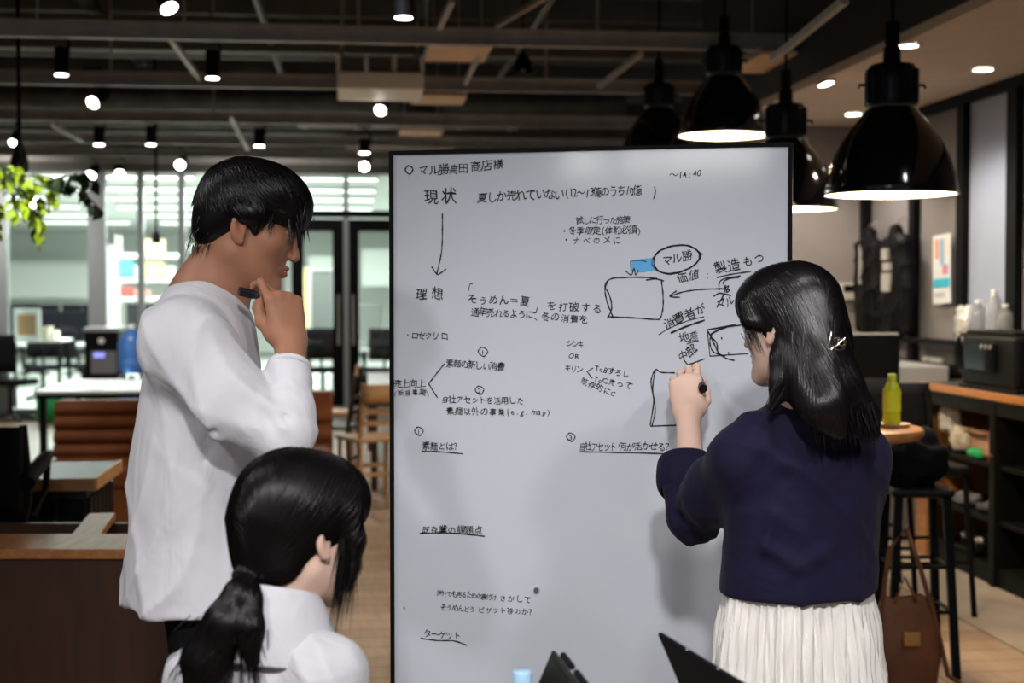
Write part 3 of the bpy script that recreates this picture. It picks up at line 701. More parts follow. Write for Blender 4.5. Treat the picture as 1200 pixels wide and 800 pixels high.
MB().beam(pix(100, 627, 4.55).xy.to_3d() + Vector((0, 0, T - .014)), Vector((pix(118, 602, 4.98).x, 5.0, T - .014)), .09, .028).build('rim_board', orangew, pb, bevel=.003)
wbox(MB(), xL + .03, xR - .03, yB, 4.95, .3, T - .08).build('gravel_bed', mat('pale_gravel', (.36, .34, .28), .9, bump=1, bscale=60, var=.5, vscale=35), pb)

oc_ = thing('office_chair', 'black office armchair at the far left edge beside the low table', 'chair', (pix(25, 600, 5.35).x, 5.35, 0))
P_ = lambda x, y, d: pix(x, y, d)
bk = MB(); bk.grid([[P_(-26 + 54 * i / 6, y, 5.3 + .04 * math.sin(math.pi * i / 6)) + Vector((0, 0, 0)) for y in (500, 520, 545, 575, 600)] for i in range(7)])
bk.build('backrest', mesh_m, oc_, solid=.035)
MB().tube([P_(27, 498, 5.32), P_(31, 540, 5.32), P_(33, 590, 5.32), P_(20, 640, 5.34)], .016).build('back_frame', plastic, oc_)
MB().tube([P_(-28, 500, 5.32), P_(-30, 590, 5.32)], .016).build('back_frame', plastic, oc_)
MB().tube([P_(33, 566, 5.25), P_(40, 552, 5.38), P_(52, 538, 5.5), P_(58, 532, 5.6)], [.028, .03, .03, .02]).build('armrest', plastic, oc_)
MB().tube([P_(56, 538, 5.58), P_(54, 570, 5.56), P_(40, 605, 5.5)], .014).build('arm_support', plastic, oc_)
se = MB(); c_ = Vector((pix(10, 600, 5.6).x, 5.46, .47)); se.box(c_, (.46, .40, .07)); se.build('seat', mesh_m, oc_, bevel=.025)
MB().cyl((c_.x, c_.y, .1), (c_.x, c_.y, .44), .03).build('gas_column', plastic, oc_)
for k in range(5):
    a = k * 2 * math.pi / 5; q = Vector((c_.x + .28 * math.cos(a), c_.y + .28 * math.sin(a), .06))
    MB().cyl((c_.x, c_.y, .11), q, .02, .014, 10).build('base_arm', plastic, oc_); MB().cyl(q + Vector((0, -.012, -.03)), q + Vector((0, .012, -.03)), .028, n=12).build('caster', plastic, oc_)

lt = local_thing('low_table', 'dark low cabinet table with a grey top and wood edge, beside the black armchair', 'table', room(-1.12, 6.15, 0), AX)
greyt = mat('grey_table_top', (.16, .18, .20), .4)
MB().box((-.38, 0, .695), (.9, .62, .03)).build('tabletop', greyt, lt); MB().box((-.38, -.318, .69), (.92, .016, .05)).build('front_edge', oak, lt); MB().box((.078, 0, .69), (.016, .63, .05)).build('side_edge', oak, lt)
MB().box((-.38, 0, .33), (.84, .56, .66)).build('body', mat('charcoal_board', (.018, .018, .021), .5), lt)
for k in range(6): MB().box((.046, -.24 + k * .095, .34), (.012, .08, .58)).build('side_slat', plastic, lt)
for k in range(7): MB().box((-.74 + k * .12, -.286, .34), (.10, .012, .58)).build('front_slat', plastic, lt)

def sofa(loc, rz, w, label, top=.80, n=4):
    t = local_thing('leather_sofa', label, 'sofa', loc, rz)
    hch = (top - .44) / n
    for k in range(n):
        prof = []
        for j in range(9):
            a = math.pi * j / 8; prof.append((-.045 * math.sin(a) - .02, .44 + hch * k + hch * (1 - math.cos(a)) / 2))
        rows = [[Vector((x, .52 + dy + (z - .44) * .18, z)) for dy, z in prof] for x in np.linspace(-w / 2, w / 2, 6)]
        mb = MB().grid(rows)
        for r in (rows[0], rows[-1]): mb.add(r, [tuple(range(len(r)))])
        mb.build('back_channel', leather, t)
    MB().box((0, .60, .40), (w, .13, .78)).build('back_shell', leather, t, bevel=.02)
    MB().box((0, .25, .38), (w, .58, .13)).build('seat_cushion', leather, t, bevel=.03)
    MB().box((0, .26, .19), (w - .01, .54, .27)).build('seat_base', leather, t, bevel=.012)
    MB().box((0, .30, .03), (w - .06, .46, .06)).build('plinth', black, t)
    return t
sofa(room(-1.30, 8.55, 0), AX, 1.12, 'brown leather sofa with horizontal ribs on its back, behind the low table', top=.785)
sofa(room(-.46, 9.3, 0), AX, .60, 'far brown leather sofa beyond the sleeve of the man, by the wooden chairs', top=.70, n=2)

def table(loc, w, dp, label, top=white, edge=black, leg=black):
    t = local_thing('table', label, 'table', loc, AX)
    MB().box((0, 0, .715), (w, dp, .025)).build('tabletop', top, t, bevel=.003); MB().box((0, 0, .685), (w - .04, dp - .04, .035)).build('apron', edge, t)
    for x in (-1, 1):
        for y in (-1, 1): MB().box((x * (w / 2 - .06), y * (dp / 2 - .06), .335), (.05, .05, .67)).build('leg', leg, t)
    return t
greyw = mat('pale_table_top', (.62, .68, .72), .35)
table(room(-1.45, 11.7, 0), 1.9, 1.5, 'white topped table behind the ribbed leather sofa', greyw)
table(room(.60, 11.9, 0), 1.05, 2.8, 'white topped dark legged table left of the board, behind the wooden chairs', greyw, mat('maroon_wood', (.05, .018, .012), .5), mat('maroon_wood', (.05, .018, .012), .5))

def wooden_chair(loc, rz, label, m, back):
    t = local_thing('wooden_chair', label, 'chair', loc, rz)
    MB().box((0, 0, .44), (.42, .42, .03)).build('seat', m, t, bevel=.01)
    for x in (-.18, .18):
        MB().tube([(x, .19, 0), (x, .18, .44), (x, .24, .84)], .017).build('leg', m, t)
        MB().tube([(x, -.18, 0), (x, -.17, .44)], .017).build('leg', m, t)
    MB().box((0, -.175, .22), (.34, .02, .025)).build('stretcher', m, t); MB().box((0, .185, .2), (.34, .02, .025)).build('stretcher', m, t)
    rows = [[Vector((x, .235 + .03 * (1 - (x / .18) ** 2), z)) for z in (.70, .76, .83)] for x in np.linspace(-.19, .19, 7)]
    MB().grid(rows).build('backrest', back, t, solid=.02)
    for z in (.56, .64): MB().box((0, .215, z), (.34, .015, .035)).build('back_slat', back if z > .6 else m, t)
    return t
wooden_chair(room(-.20, 11.0, 0), R_(-96), 'wooden chair with a dark back, nearer of the two just left of the board', wood('dark_chair', (.03, .018, .01), (.06, .035, .018)), mesh_m)
wooden_chair(room(.12, 10.1, 0), R_(-150), 'light oak chair beside the white table at the left edge of the board', oak, oak)
wooden_chair(room(-.22, 12.3, 0), R_(-84), 'small far wooden chair beyond the dark backed chair along the white table', oak, mesh_m)

# ---------------------------------------------------------------- trailing plant, upper left
vp = thing('hanging_vine', 'leafy yellow-green vine trailing from the upper left in front of the glass', 'plant', pix(-60, 190, 7.0))
MB().tube([pix(-70, 190, 7), pix(-70, 190, 7) + Vector((0, 0, 1.9))], .004).build('cord', black, vp)
MB().lathe([(0, -.1), (.09, -.1), (.12, -.06), (.135, .06), (.14, .08), (.12, .08), (.1, .0)], pix(-70, 190, 7), 24).build('pot', mat('pot_grey', (.2, .2, .2), .6), vp)
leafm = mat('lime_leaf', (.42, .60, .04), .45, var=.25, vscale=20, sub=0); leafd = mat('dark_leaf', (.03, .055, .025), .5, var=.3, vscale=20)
def leaf_mesh(m):
    mb = MB(); rows = []
    for i, (t_, w) in enumerate(((0, .02), (.2, .6), (.45, 1), (.7, .75), (1, .03))):
        rows.append([Vector((t_, s * w * .36, .12 * abs(s) * w - .25 * t_ * t_)) for s in (-1, 0, 1)])
    mb.grid(rows); return mb.build('leaf', m, vp)
lf0 = leaf_mesh(leafm); lf1 = leaf_mesh(leafd)
rl = random.Random(4)
paths = [[(-40, 185), (0, 200), (20, 225), (35, 245), (52, 285)], [(-40, 180), (10, 195), (30, 215), (45, 240), (48, 262)], [(-20, 185), (20, 205), (60, 208), (95, 222), (122, 250)],
         [(0, 200), (12, 225), (20, 250)], [(30, 212), (60, 222), (62, 240)], [(60, 210), (88, 205), (112, 212)], [(-30, 200), (-5, 235), (-10, 280), (5, 250)]]
cnt = 0
for pi_, pth in enumerate(paths):
    dd = 7.0 + rl.uniform(-.15, .15); pts = [pix(x, y, dd + rl.uniform(-.06, .06)) for x, y in pth]
    MB().tube(pts, .004, 6).build('vine_stem', leafd, vp)
    for i in range(len(pts) - 1):
        n = 9 if i else 7
        for k in range(n):
            p = pts[i].lerp(pts[i + 1], (k + rl.random()) / n); px_ = pth[i][0] + (pth[i + 1][0] - pth[i][0]) * k / n
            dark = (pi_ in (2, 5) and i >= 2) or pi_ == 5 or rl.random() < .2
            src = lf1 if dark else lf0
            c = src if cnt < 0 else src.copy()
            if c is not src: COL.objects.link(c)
            s = rl.uniform(.05, .085)
            M = Matrix.Translation(p) @ Euler((rl.uniform(-1.2, 1.2), rl.uniform(.1, 1.3), rl.uniform(0, 6.28))).to_matrix().to_4x4() @ Matrix.Scale(s, 4)
            c.matrix_parent_inverse = parent_world(vp).inverted(); c.location, c.rotation_euler, c.scale = M.to_translation(), M.to_euler(), M.to_scale()
            cnt += 1
for l in (lf0, lf1):
    l.location = pix(-30, 200, 7); l.scale = (.06,) * 3
light('SPOT', pix(-60, 60, 6.3), pix(20, 225, 7.0), 60, .05, (1, .97, .85), 50)

# ---------------------------------------------------------------- right side: shelf cabinet and its contents
u0 = 3.13
sc_ = local_thing('shelf_cabinet', 'open black shelf cabinet framed in orange wood along the right wall', 'cabinet', room(u0, 6.45, 0), AX)
# local x: depth to the wall, local y: along the wall; far end y=+1.2, near end y=-1.6
ye, yn = 1.20, -1.7
MB().box((.21, (ye + yn) / 2, .945), (.44, ye - yn, .035)).build('top_board', orangew, sc_, bevel=.002)
MB().box((.22, (ye + yn) / 2, .9645), (.40, ye - yn - .1, .004)).build('top_inlay', mat('dark_worktop', (.05, .05, .055), .35), sc_)
MB().box((.21, ye - .02, .465), (.44, .04, .93)).build('end_panel', orangew, sc_, bevel=.002)
MB().box((.0, ye - .09, .465), (.022, .12, .93)).build('front_stile', orangew, sc_, bevel=.002)
innerb = mat('cabinet_black', (.007, .0065, .006), .55, spec=.08)
MB().box((.42, (ye + yn) / 2, .465), (.02, ye - yn - .08, .92)).build('back_panel', innerb, sc_)
for z, h in ((.05, .10), (.325, .02), (.60, .02)): MB().box((.21, (ye + yn) / 2 - .02, z), (.40, ye - yn - .10, h)).build('shelf', innerb, sc_)
MB().box((.0, (ye + yn) / 2 - .05, .89), (.02, ye - yn - .2, .07)).build('top_rail', innerb, sc_)
for y in (.24, -.7): MB().box((.2, y, .465), (.43, .06 if y > 0 else .04, .90)).build('divider', innerb, sc_)
def on_shelf(px, z, du=.08): # world point in the cabinet, du behind its front plane
    k = (px - 600) / FPX; c, s = math.cos(AX), math.sin(AX); u = u0 + du
    v = u * (c - k * s) / (k * c + s); p = room(u, v, z); return p
foil = mat('crumpled_clear_bag', (.75, .75, .74), .15, .3, bump=1, bscale=40, dist=.02)
def blob(name, p, size, m, label, cat, amp=.25, seed=0, group=None, fine=2.2):
    rs = np.random.RandomState(seed); ph = rs.uniform(0, 6, 9); vs = []; fs = []; n = 28; mm = 18
    for i in range(mm + 1):
        a = math.pi * i / mm
        for k in range(n):
            t = 2 * math.pi * k / n; d = Vector((math.sin(a) * math.cos(t), math.sin(a) * math.sin(t), math.cos(a)))
            r = 1 + amp * (math.sin(fine * 2 * d.x + ph[0]) * math.sin(fine * 2.3 * d.y + ph[1]) + .6 * abs(math.sin(fine * 3 * d.z + ph[2] + 2 * d.x)) + .4 * abs(math.sin(fine * 5 * d.x + ph[3] + 3 * d.y)) - .5)
            sq = lambda v: math.copysign(abs(v) ** .8, v)
            vs.append((sq(d.x) * r * size[0] / 2, sq(d.y) * r * size[1] / 2, max(-size[2] / 2, sq(d.z) * r * size[2] / 2)))
    for i in range(mm):
        for k in range(n): fs.append((i * n + k, i * n + (k + 1) % n, (i + 1) * n + (k + 1) % n, (i + 1) * n + k))
    mb = MB().add(vs, fs, True)
    return tag(mb.build(name, m, loc=p + Vector((0, 0, size[2] / 2)), rz=AX), label, cat, group)
blob('plastic_bag', on_shelf(1116, .612, .10) + Vector((0, 0, .08)), (.10, .14, .17), foil, 'crumpled shiny clear plastic bag at the left end of the upper shelf', 'bag', seed=1)
blob('paper_bag', on_shelf(1132, .611, .10), (.13, .16, .13), mat('cream_bag', (.62, .56, .47), .6), 'cream paper bag on the upper shelf behind a green packet', 'bag', seed=2)
blob('snack_packet', on_shelf(1146, .611, .04), (.05, .17, .05), mat('green_packet', (.02, .38, .12), .35), 'flat green packet at the front of the upper shelf', 'packet', seed=3, amp=.12)
card = mat('pink_cardboard', (.52, .28, .20), .7, var=.1)
def cbox(name, px, z, size, m, label, cat, du=.16, rz=0, lid=None):
    t = local_thing(name, label, cat, on_shelf(px, z, du), AX + rz); x, y, h = size
    MB().box((0, 0, h / 2), size).build('carton', m, t, bevel=.003)
    for s in (-1, 1): MB().box((s * (x / 2 + .01), 0, h - .004), (.05, y, .004)).build('flap', m, t)
    return t
cbox('cardboard_box', 1171, .611, (.22, .26, .13), card, 'pinkish cardboard box near the right end of the upper shelf', 'box', .20)
cbox('cardboard_box', 1176, .611, (.10, .12, .05), mat('brown_cardboard', (.34, .13, .07), .7), 'small reddish box in front of the pinkish cardboard box', 'box', .06)
cbox('cardboard_box', 1138, .611, (.12, .10, .20), mat('tan_cardboard', (.36, .2, .1), .7), 'upright tan box behind the crumpled plastic bag', 'box', .33)
blob('paper_cup_pack', on_shelf(1178, .745, .2), (.06, .08, .04), mat('white_paper', (.8, .78, .72), .6), 'white crumpled tissue on top of the pinkish box', 'tissue', seed=6)
blob('cloth_bundle', on_shelf(1136, .336, .1), (.12, .22, .06), mat('grey_cloth', (.16, .16, .19), .8), 'grey cloth bundle on the middle shelf', 'cloth', seed=7)
blob('cloth_bundle', on_shelf(1163, .336, .1), (.10, .12, .05), mat('dark_grey_cloth', (.09, .09, .1), .8), 'small dark cloth bundle on the middle shelf beside a pale bowl', 'cloth', seed=8)
t = local_thing('bowl', 'pale bowl on the middle shelf at its right end', 'bowl', on_shelf(1180, .336, .1)); MB().lathe([(0, .002), (.03, 0), (.06, .05), (.056, .05), (.028, .008), (0, .008)], (0, 0, 0), 24).build('bowl_body', mat('pale_ceramic', (.6, .6, .52), .3), t)
for px in (1138, 1154):
    t = local_thing('steel_canister', 'shiny round steel canister on the lowest shelf, ' + ('left' if px < 1150 else 'right') + ' one of two', 'canister', on_shelf(px, .101, .08), 0, 'steel canisters on the lowest shelf')
    MB().lathe([(0, 0), (.035, 0), (.035, .08), (.03, .085)], (0, 0, 0), 24).build('canister_body', innerb, t); MB().lathe([(.036, .075), (.036, .09), (.03, .1), (0, .102)], (0, 0, 0), 24).build('lid', mat('polished_steel', (.85, .85, .85), .12, 1), t)
cbox('black_case', 1172, .101, (.2, .22, .10), mat('rust_case', (.06, .02, .012), .6), 'dark rusty case at the right end of the lowest shelf', 'case', .22)

# black appliance on the cabinet
am = local_thing('coffee_machine', 'black boxy appliance with a looped handle on top of the shelf cabinet', 'coffee machine', room(u0 + .17, 6.95, .967), AX)
MB().box((0, -.1, .15), (.28, .62, .26)).build('body', plastic, am, bevel=.02); MB().box((0, -.1, .01), (.29, .66, .02)).build('base', plastic, am, bevel=.004)
MB().box((-.155, -.05, .17), (.012, .34, .14)).build('front_panel', scr, am, bevel=.003)
MB().box((0, -.1, .29), (.26, .55, .02)).build('top_tray', innerb, am, bevel=.004)
MB().tube([(-.06, .215, .27), (-.07, .36, .27), (-.07, .40, .25), (-.07, .40, .10), (-.07, .37, .07), (-.06, .215, .07)], .011, 10).build('handle', plastic, am)
for k in range(3): MB().cyl((-.161, -.18 + k * .05, .22), (-.166, -.18 + k * .05, .22), .01, n=12).build('button', strutm, am)
# ledge with bottles and bags
le = MB().box((3.52, 6.9, 1.165), (.14, 3.6, .025)).build('ledge', black, wr)
clearp = mat('clear_plastic', (.80, .82, .84), .08, trans=.75)
for i, (px, h, lab) in enumerate(((1146, .24, 'cloudy plastic bottle on the wall ledge, left one behind the black appliance'), (1165, .30, 'tall clear bottle with a white cap on the wall ledge'), (1178, .22, 'short clear bottle at the right end of the group on the wall ledge'))):
    k = (px - 600) / FPX; c, s = math.cos(AX), math.sin(AX); v = 3.52 * (c - k * s) / (k * c + s)
    t = local_thing('plastic_bottle', lab, 'bottle', room(3.52, v, 1.178), 0, 'clear bottles on the wall ledge')
    MB().lathe([(0, 0), (.045, .002), (.05, .012), (.05, h * .65), (.04, h * .78), (.016, h * .9), (.015, h * .95)], (0, 0, 0), 24).build('bottle_body', clearp, t)
    MB().lathe([(.018, h * .92), (.018, h), (0, h)], (0, 0, 0), 20).build('cap', white, t)
kk = (1153 - 600) / FPX; v = 3.47 * (math.cos(AX) - kk * math.sin(AX)) / (kk * math.cos(AX) + math.sin(AX))
blob('plastic_bag', room(3.5, v + .32, 1.178), (.09, .16, .2), foil, 'crumpled clear bag at the left end of the wall ledge', 'bag', seed=12)
# calendar poster on the right wall, wall box
pv = wall_v(1113)
po = local_thing('poster', 'narrow colourful paper poster hanging on the grey wall right of the jackets', 'poster', room(3.55, pv, 1.4), AX)
paper = mat('poster_paper', (.72, .76, .80), .6)
PM = Matrix.Rotation(R_(-2), 4, 'X')
MB().box((0, 0, .205), (.004, .26, .42), M=PM).build('sheet', paper, po)
for y, z, w, h, c in ((.12, .27, .10, .12, (.75, .35, .25)), (-.02, .25, .13, .16, (.30, .45, .65)), (-.14, .28, .10, .10, (.80, .70, .55)), (.1, .15, .16, .07, (.7, .72, .78)), (-.1, .14, .14, .06, (.55, .25, .35)), (0, .06, .44, .055, (.05, .45, .65)), (.05, -.01, .28, .03, (.5, .52, .55))):
    MB().box((-.003, y * .55, z + .06), (.003, w * .55, h), M=PM).build('printed_patch', mat('print_%02x%02x%02x' % tuple(int(q * 255) for q in c), c, .6), po)
k = (993 - 600) / FPX; c, s = math.cos(AX), math.sin(AX); uu = 9.69 * (k * c + s) / (c - k * s); p = pix(993, 341, (uu * s + 9.69 * c))
ip = local_thing('intercom', 'small white wall box with a dark screen on the alcove wall', 'intercom', room(uu, 9.66, p.z), AX)
MB().box((0, 0, 0), (.16, .03, .12)).build('case', mat('beige_plastic', (.55, .54, .51), .5), ip, bevel=.004); MB().box((.0, -.016, .018), (.09, .004, .045)).build('screen', scr, ip); MB().box((.05, -.017, -.03), (.03, .004, .02)).build('button', strutm, ip)
oo = local_thing('wall_socket', 'small pale wall plate low on the grey wall under the poster', 'socket', room(3.575, wall_v(1098), 1.03), AX)
MB().box((0, 0, 0), (.02, .28, .06)).build('plate', white, oo, bevel=.003); MB().box((-.011, .05, 0), (.004, .04, .03)).build('socket_face', strutm, oo)

# black partition / display behind the woman, chairs, bar table
dp = local_thing('display_stand', 'dark flat display panel standing behind the woman at the board', 'display', pix(1000, 395, 7.6).xy.to_3d(), AX)
zt = pix(1000, 392, 7.6).z
MB().box((0, 0, zt - .33), (.50, .05, .66)).build('display_panel', mat('matte_black', (.004, .004, .005), .8, spec=.04), dp, bevel=.006); MB().box((.0, -.002, zt + .004), (.48, .05, .01)).build('top_edge', mat('grey_edge', (.35, .35, .36), .3), dp)
MB().box((0, .01, (zt - .66) / 2), (.08, .05, zt - .66)).build('post', black, dp); MB().box((0, 0, .015), (.5, .4, .03)).build('foot', black, dp)
bp_ = local_thing('printer', 'low grey machine under the wall rail behind the bar table', 'printer', room(3.25, 8.45, 0), AX)
MB().box((0, 0, .45), (.5, .9, .9)).build('body', mat('grey_machine', (.24, .24, .25), .5), bp_, bevel=.02); MB().box((0, 0, .97), (.46, .8, .12)).build('lid', mat('pale_machine', (.36, .37, .39), .5), bp_, bevel=.01)
MB().box((-.256, .1, .7), (.01, .4, .25)).build('drawer', innerb, bp_)

def bar_chair(px, d, rz, label, g=None):
    p = pix(px, 500, d); t = local_thing('bar_chair', label, 'chair', (p.x, p.y, 0), rz, g)
    MB().box((0, 0, .66), (.40, .40, .05)).build('seat', plastic, t, bevel=.02)
    rows = [[Vector((x, .19 + .03 * (1 - (x / .2) ** 2) + (z - .7) * .12, z)) for z in (.74, .85, .97, 1.03)] for x in np.linspace(-.19, .19, 7)]
    MB().grid(rows).build('backrest', mat('charcoal_pad', (.009, .009, .011), .7, spec=.05), t, solid=.03)
    for x in (-.18, .18):
        MB().tube([(x, .18, .66), (x, .19, .8), (x, .225, 1.0)], .014).build('back_post', black, t)
        for y in (-.17, .17): MB().cyl((x, y, .64), (x * 1.2, y * 1.2, 0), .013, n=10).build('leg', black, t)
    for a, b in (((-.2, -.19, .25), (.2, -.19, .25)), ((-.2, .19, .3), (.2, .19, .3)), ((-.2, -.19, .3), (-.2, .19, .3)), ((.2, -.19, .3), (.2, .19, .3))): MB().cyl(a, b, .009, n=8).build('foot_bar', black, t)
    return t
bar_chair(1068, 6.5, R_(8), 'black high chair with a padded back right of the green bottle, before the cabinet')
bar_chair(1012, 6.9, R_(-5), 'black high chair left of the green bottle, partly behind the woman')

bt_ = local_thing('bar_table', 'round orange wood bar table behind the shoulder of the woman in navy', 'table', (pix(988, 500, 5.0).x, 5.0, 0))
zt = .985
MB().lathe([(0, zt - .035), (.265, zt - .035), (.275, zt - .02), (.275, zt - .006), (.268, zt), (0, zt)], (0, 0, 0), 64).build('tabletop', orangew, bt_)
MB().cyl((0, 0, .03), (0, 0, zt - .035), .035).build('column', black, bt_); MB().lathe([(0, 0), (.24, 0), (.24, .02), (.05, .035), (0, .035)], (0, 0, 0), 40).build('base', black, bt_)
tr = local_thing('serving_tray', 'small round wooden tray under the green bottle', 'tray', (pix(1046, 492, 5.0).x, 5.0, zt)); MB().lathe([(0, 0), (.055, 0), (.062, .012), (.058, .012), (.05, .005), (0, .005)], (0, 0, 0), 40).build('tray_body', oak, tr)
gb = local_thing('green_bottle', 'tall yellow-green tea bottle standing on the round orange bar table', 'bottle', (pix(1045, 492, 5.0).x, 5.0, zt + .006))
gm = mat('lime_bottle', (.66, .74, .03), .25, trans=.1)
MB().lathe([(0, 0), (.027, .001), (.031, .008), (.030, .05), (.031, .055), (.030, .115), (.029, .125), (.018, .148), (.0135, .155)], (0, 0, 0), 32).build('bottle_body', gm, gb)
MB().lathe([(.0315, .05), (.0315, .12)], (0, 0, 0), 32).build('wrap_label', mat('lime_label', (.72, .80, .04), .45), gb)
MB().lathe([(.0145, .150), (.0152, .153), (.0152, .176), (.013, .18), (0, .18)], (0, 0, 0), 24).build('cap', mat('lime_cap', (.62, .66, .08), .4), gb)

# bar stool with a black jacket, brown bag
sl = thing('bar_stool', 'tall black metal bar stool at the right, beside the brown bag', 'stool', (pix(1072, 700, 5.45).x, 5.45, 0))
sx, sy = sl.location.x, sl.location.y
MB().box((sx, sy, .70), (.24, .24, .035)).build('seat', black, sl, bevel=.02)
for a, b in ((-1, -1), (1, -1), (-1, 1), (1, 1)):
    MB().beam((sx + a * .09, sy + b * .09, .69), (sx + a * .125, sy + b * .125, 0), .03, .022).build('leg', black, sl)
for z in (.25, .42):
    k = .125 - .035 * z / .69
    for a, b in (((-k, -k), (k, -k)), ((k, -k), (k, k)), ((k, k), (-k, k)), ((-k, k), (-k, -k))): MB().cyl((sx + a[0], sy + a[1], z), (sx + b[0], sy + b[1], z), .008, n=8).build('foot_bar', black, sl)
blob('folded_jacket', Vector((sx - .01, sy, .718)), (.23, .20, .20), mat('black_cloth', (.006, .006, .008), .8, spec=.05), 'crumpled black jacket lying on the seat of the black bar stool', 'jacket', seed=21, amp=.22)
bg = thing('shoulder_bag', 'brown leather bag with a long strap on the floor beside the black bar stool', 'bag', (pix(1062, 760, 5.2).x, 5.2, 0))
bx_, by_ = bg.location.x, bg.location.y
bagm = mat('bag_leather', (.11, .040, .018), .5, bump=.2, bscale=60, var=.3, vscale=8)
rows = []
for i in range(33):
    a = 2 * math.pi * i / 32; r_ = []
    for j in range(9):
        z = .01 + .33 * j / 8; wx = .105 + .02 * math.sin(math.pi * j / 8) - .01 * j / 8; wy = .07 * (1 - .75 * (j / 8) ** 2)
        ca, sa = math.cos(a), math.sin(a); r_.append(Vector((bx_ + math.copysign(abs(ca) ** .6, ca) * wx, by_ + math.copysign(abs(sa) ** .6, sa) * wy, z + .008 * math.sin(5 * a + j))))
    rows.append(r_)
mb = MB().grid(rows); mb.add([r_[0] for r_ in rows[:-1]], [tuple(range(32))]); mb.build('bag_body', bagm, bg)
MB().tube([(bx_ - .09, by_, .32), (bx_ - .07, by_ - .02, .52), (bx_ - .01, by_ - .02, .60), (bx_ + .04, by_ - .02, .46), (bx_ + .10, by_ - .03, .25), (bx_ + .14, by_ - .05, .06), (bx_ + .20, by_ - .06, .02)], .009, 8).build('strap', bagm, bg)
MB().tube([(bx_ - .05, by_ - .03, .33), (bx_ - .02, by_ - .04, .42), (bx_ + .03, by_ - .03, .33)], .007, 8).build('handle', bagm, bg)
MB().box((bx_, by_ - .075, .2), (.06, .008, .05)).build('buckle', mat('brass', (.5, .35, .12), .3, 1), bg, bevel=.003)

# ---------------------------------------------------------------- office beyond the glass
def oroom(px, py, d): return pix(px, py, d)
def wall_thing(name, px0, py0, px1, py1, d, th, m, label, cat, group=None, parts=None):
    a = pix(px0, py1, d); b = pix(px1, py0, d); t = local_thing(name, label, cat, Vector(((a.x + b.x) / 2, d, a.z)), AX, group)
    w, h = b.x - a.x, b.z - a.z
    MB().box((0, 0, h / 2), (w, th, h)).build(parts or 'panel', m, t); return t, w, h
bright = mat('projection_white', (.93, .95, .93), .6)
fr = MB()
t, w, h = wall_thing('projection_screen', -20, 311, 108, 349, 34, .06, bright, 'large white screen on the far wall of the office behind the plant', 'screen')
MB().box((0, -.05, h + .05), (w, .1, .1)).build('screen_case', white, t)
t, w, h = wall_thing('tall_locker', 121, 288, 140, 445.4, 24, .5, white, 'tall white locker left of the shelves behind the glass', 'locker', parts='body')
MB().box((0, -.26, h / 2), (w - .04, .02, h - .04)).build('locker_door', white, t); MB().box((w * .3, -.28, h * .5), (.02, .03, .12)).build('door_handle', strutm, t)
# shelf
a = pix(140, 303, 20.5); b = pix(212, 303, 20.5); z1, z2, z3 = pix(140, 300, 20.5).z, pix(140, 328, 20.5).z, pix(140, 350, 20.5).z
sh = local_thing('storage_shelf', 'white open storage shelf behind the glass holding boxes', 'shelf', Vector(((a.x + b.x) / 2, 20.5, 0)), AX); w = b.x - a.x
for z in (z1, z2, z3, .4): MB().box((0, 0, z), (w, .4, .06)).build('shelf_board', bright, sh)
for x in (-1, 1):
    for y in (-.18, .18): MB().box((x * w / 2, y, z1 / 2 + .15), (.03, .03, z1 + .3)).build('upright', strutm, sh)
def obox(name, px0, px1, d, z, h, col, label, cat='box', dp=.3, rz=AX):
    a = pix(px0, 300, d); b = pix(px1, 300, d); t = local_thing(name, label, cat, Vector(((a.x + b.x) / 2, d, z)), rz); w = b.x - a.x
    m = mat('paint_%02x%02x%02x' % tuple(int(q * 255) for q in col), col, .6)
    MB().box((0, 0, h / 2), (w, dp, h)).build('box_body', m, t, bevel=.01); MB().box((0, 0, h - .02), (w + .012, dp + .012, .04)).build('lid', m, t, bevel=.004)
    return t
obox('storage_box', 168, 192, 20.4, z1 + .03, .20, (.62, .52, .30), 'beige box on the top board of the white shelf')
obox('storage_box', 141, 158, 20.4, z2 + .03, .24, (.10, .40, .42), 'teal box on the second board of the white shelf')
obox('storage_box', 159, 167, 20.4, z2 + .03, .17, (.55, .65, .78), 'pale blue box beside the teal box')
obox('storage_box', 172, 192, 20.4, z2 + .03, .22, (.66, .50, .26), 'tan box right of the pale blue box')
obox('storage_box', 194, 204, 20.4, z2 + .03, .16, (.6, .6, .55), 'small grey-white box at the right end of the second board')
obox('storage_box', 143, 156, 20.4, z3 + .03, .14, (.45, .10, .08), 'red box on the third board of the white shelf, left one')
obox('storage_box', 158, 175, 20.4, z3 + .03, .10, (.60, .30, .25), 'pale red folder stack on the third board of the white shelf')
obox('storage_bin', 150, 172, 20.4, .43, z3 - .5, (.02, .02, .022), 'tall black bin in the bottom of the white shelf, left one', 'bin')
obox('storage_bin', 175, 198, 20.4, .43, z3 - .5, (.03, .03, .032), 'tall black bin in the bottom of the white shelf, right one', 'bin')
def desk(px0, px1, py, d, label, dp=.7, top=white, g='desks in the room behind the glass'):
    a = pix(px0, py, d); b = pix(px1, py, d); w = b.x - a.x; z = a.z
    t = local_thing('desk', label, 'desk', Vector(((a.x + b.x) / 2, d, 0)), AX, g)
    MB().box((0, 0, z - .015), (w, dp, .03)).build('desktop', top, t)
    for x in (-1, 1):
        for y in (-1, 1): MB().box((x * (w / 2 - .04), y * (dp / 2 - .04), (z - .03) / 2), (.04, .04, z - .03)).build('leg', black, t)
    return t, z
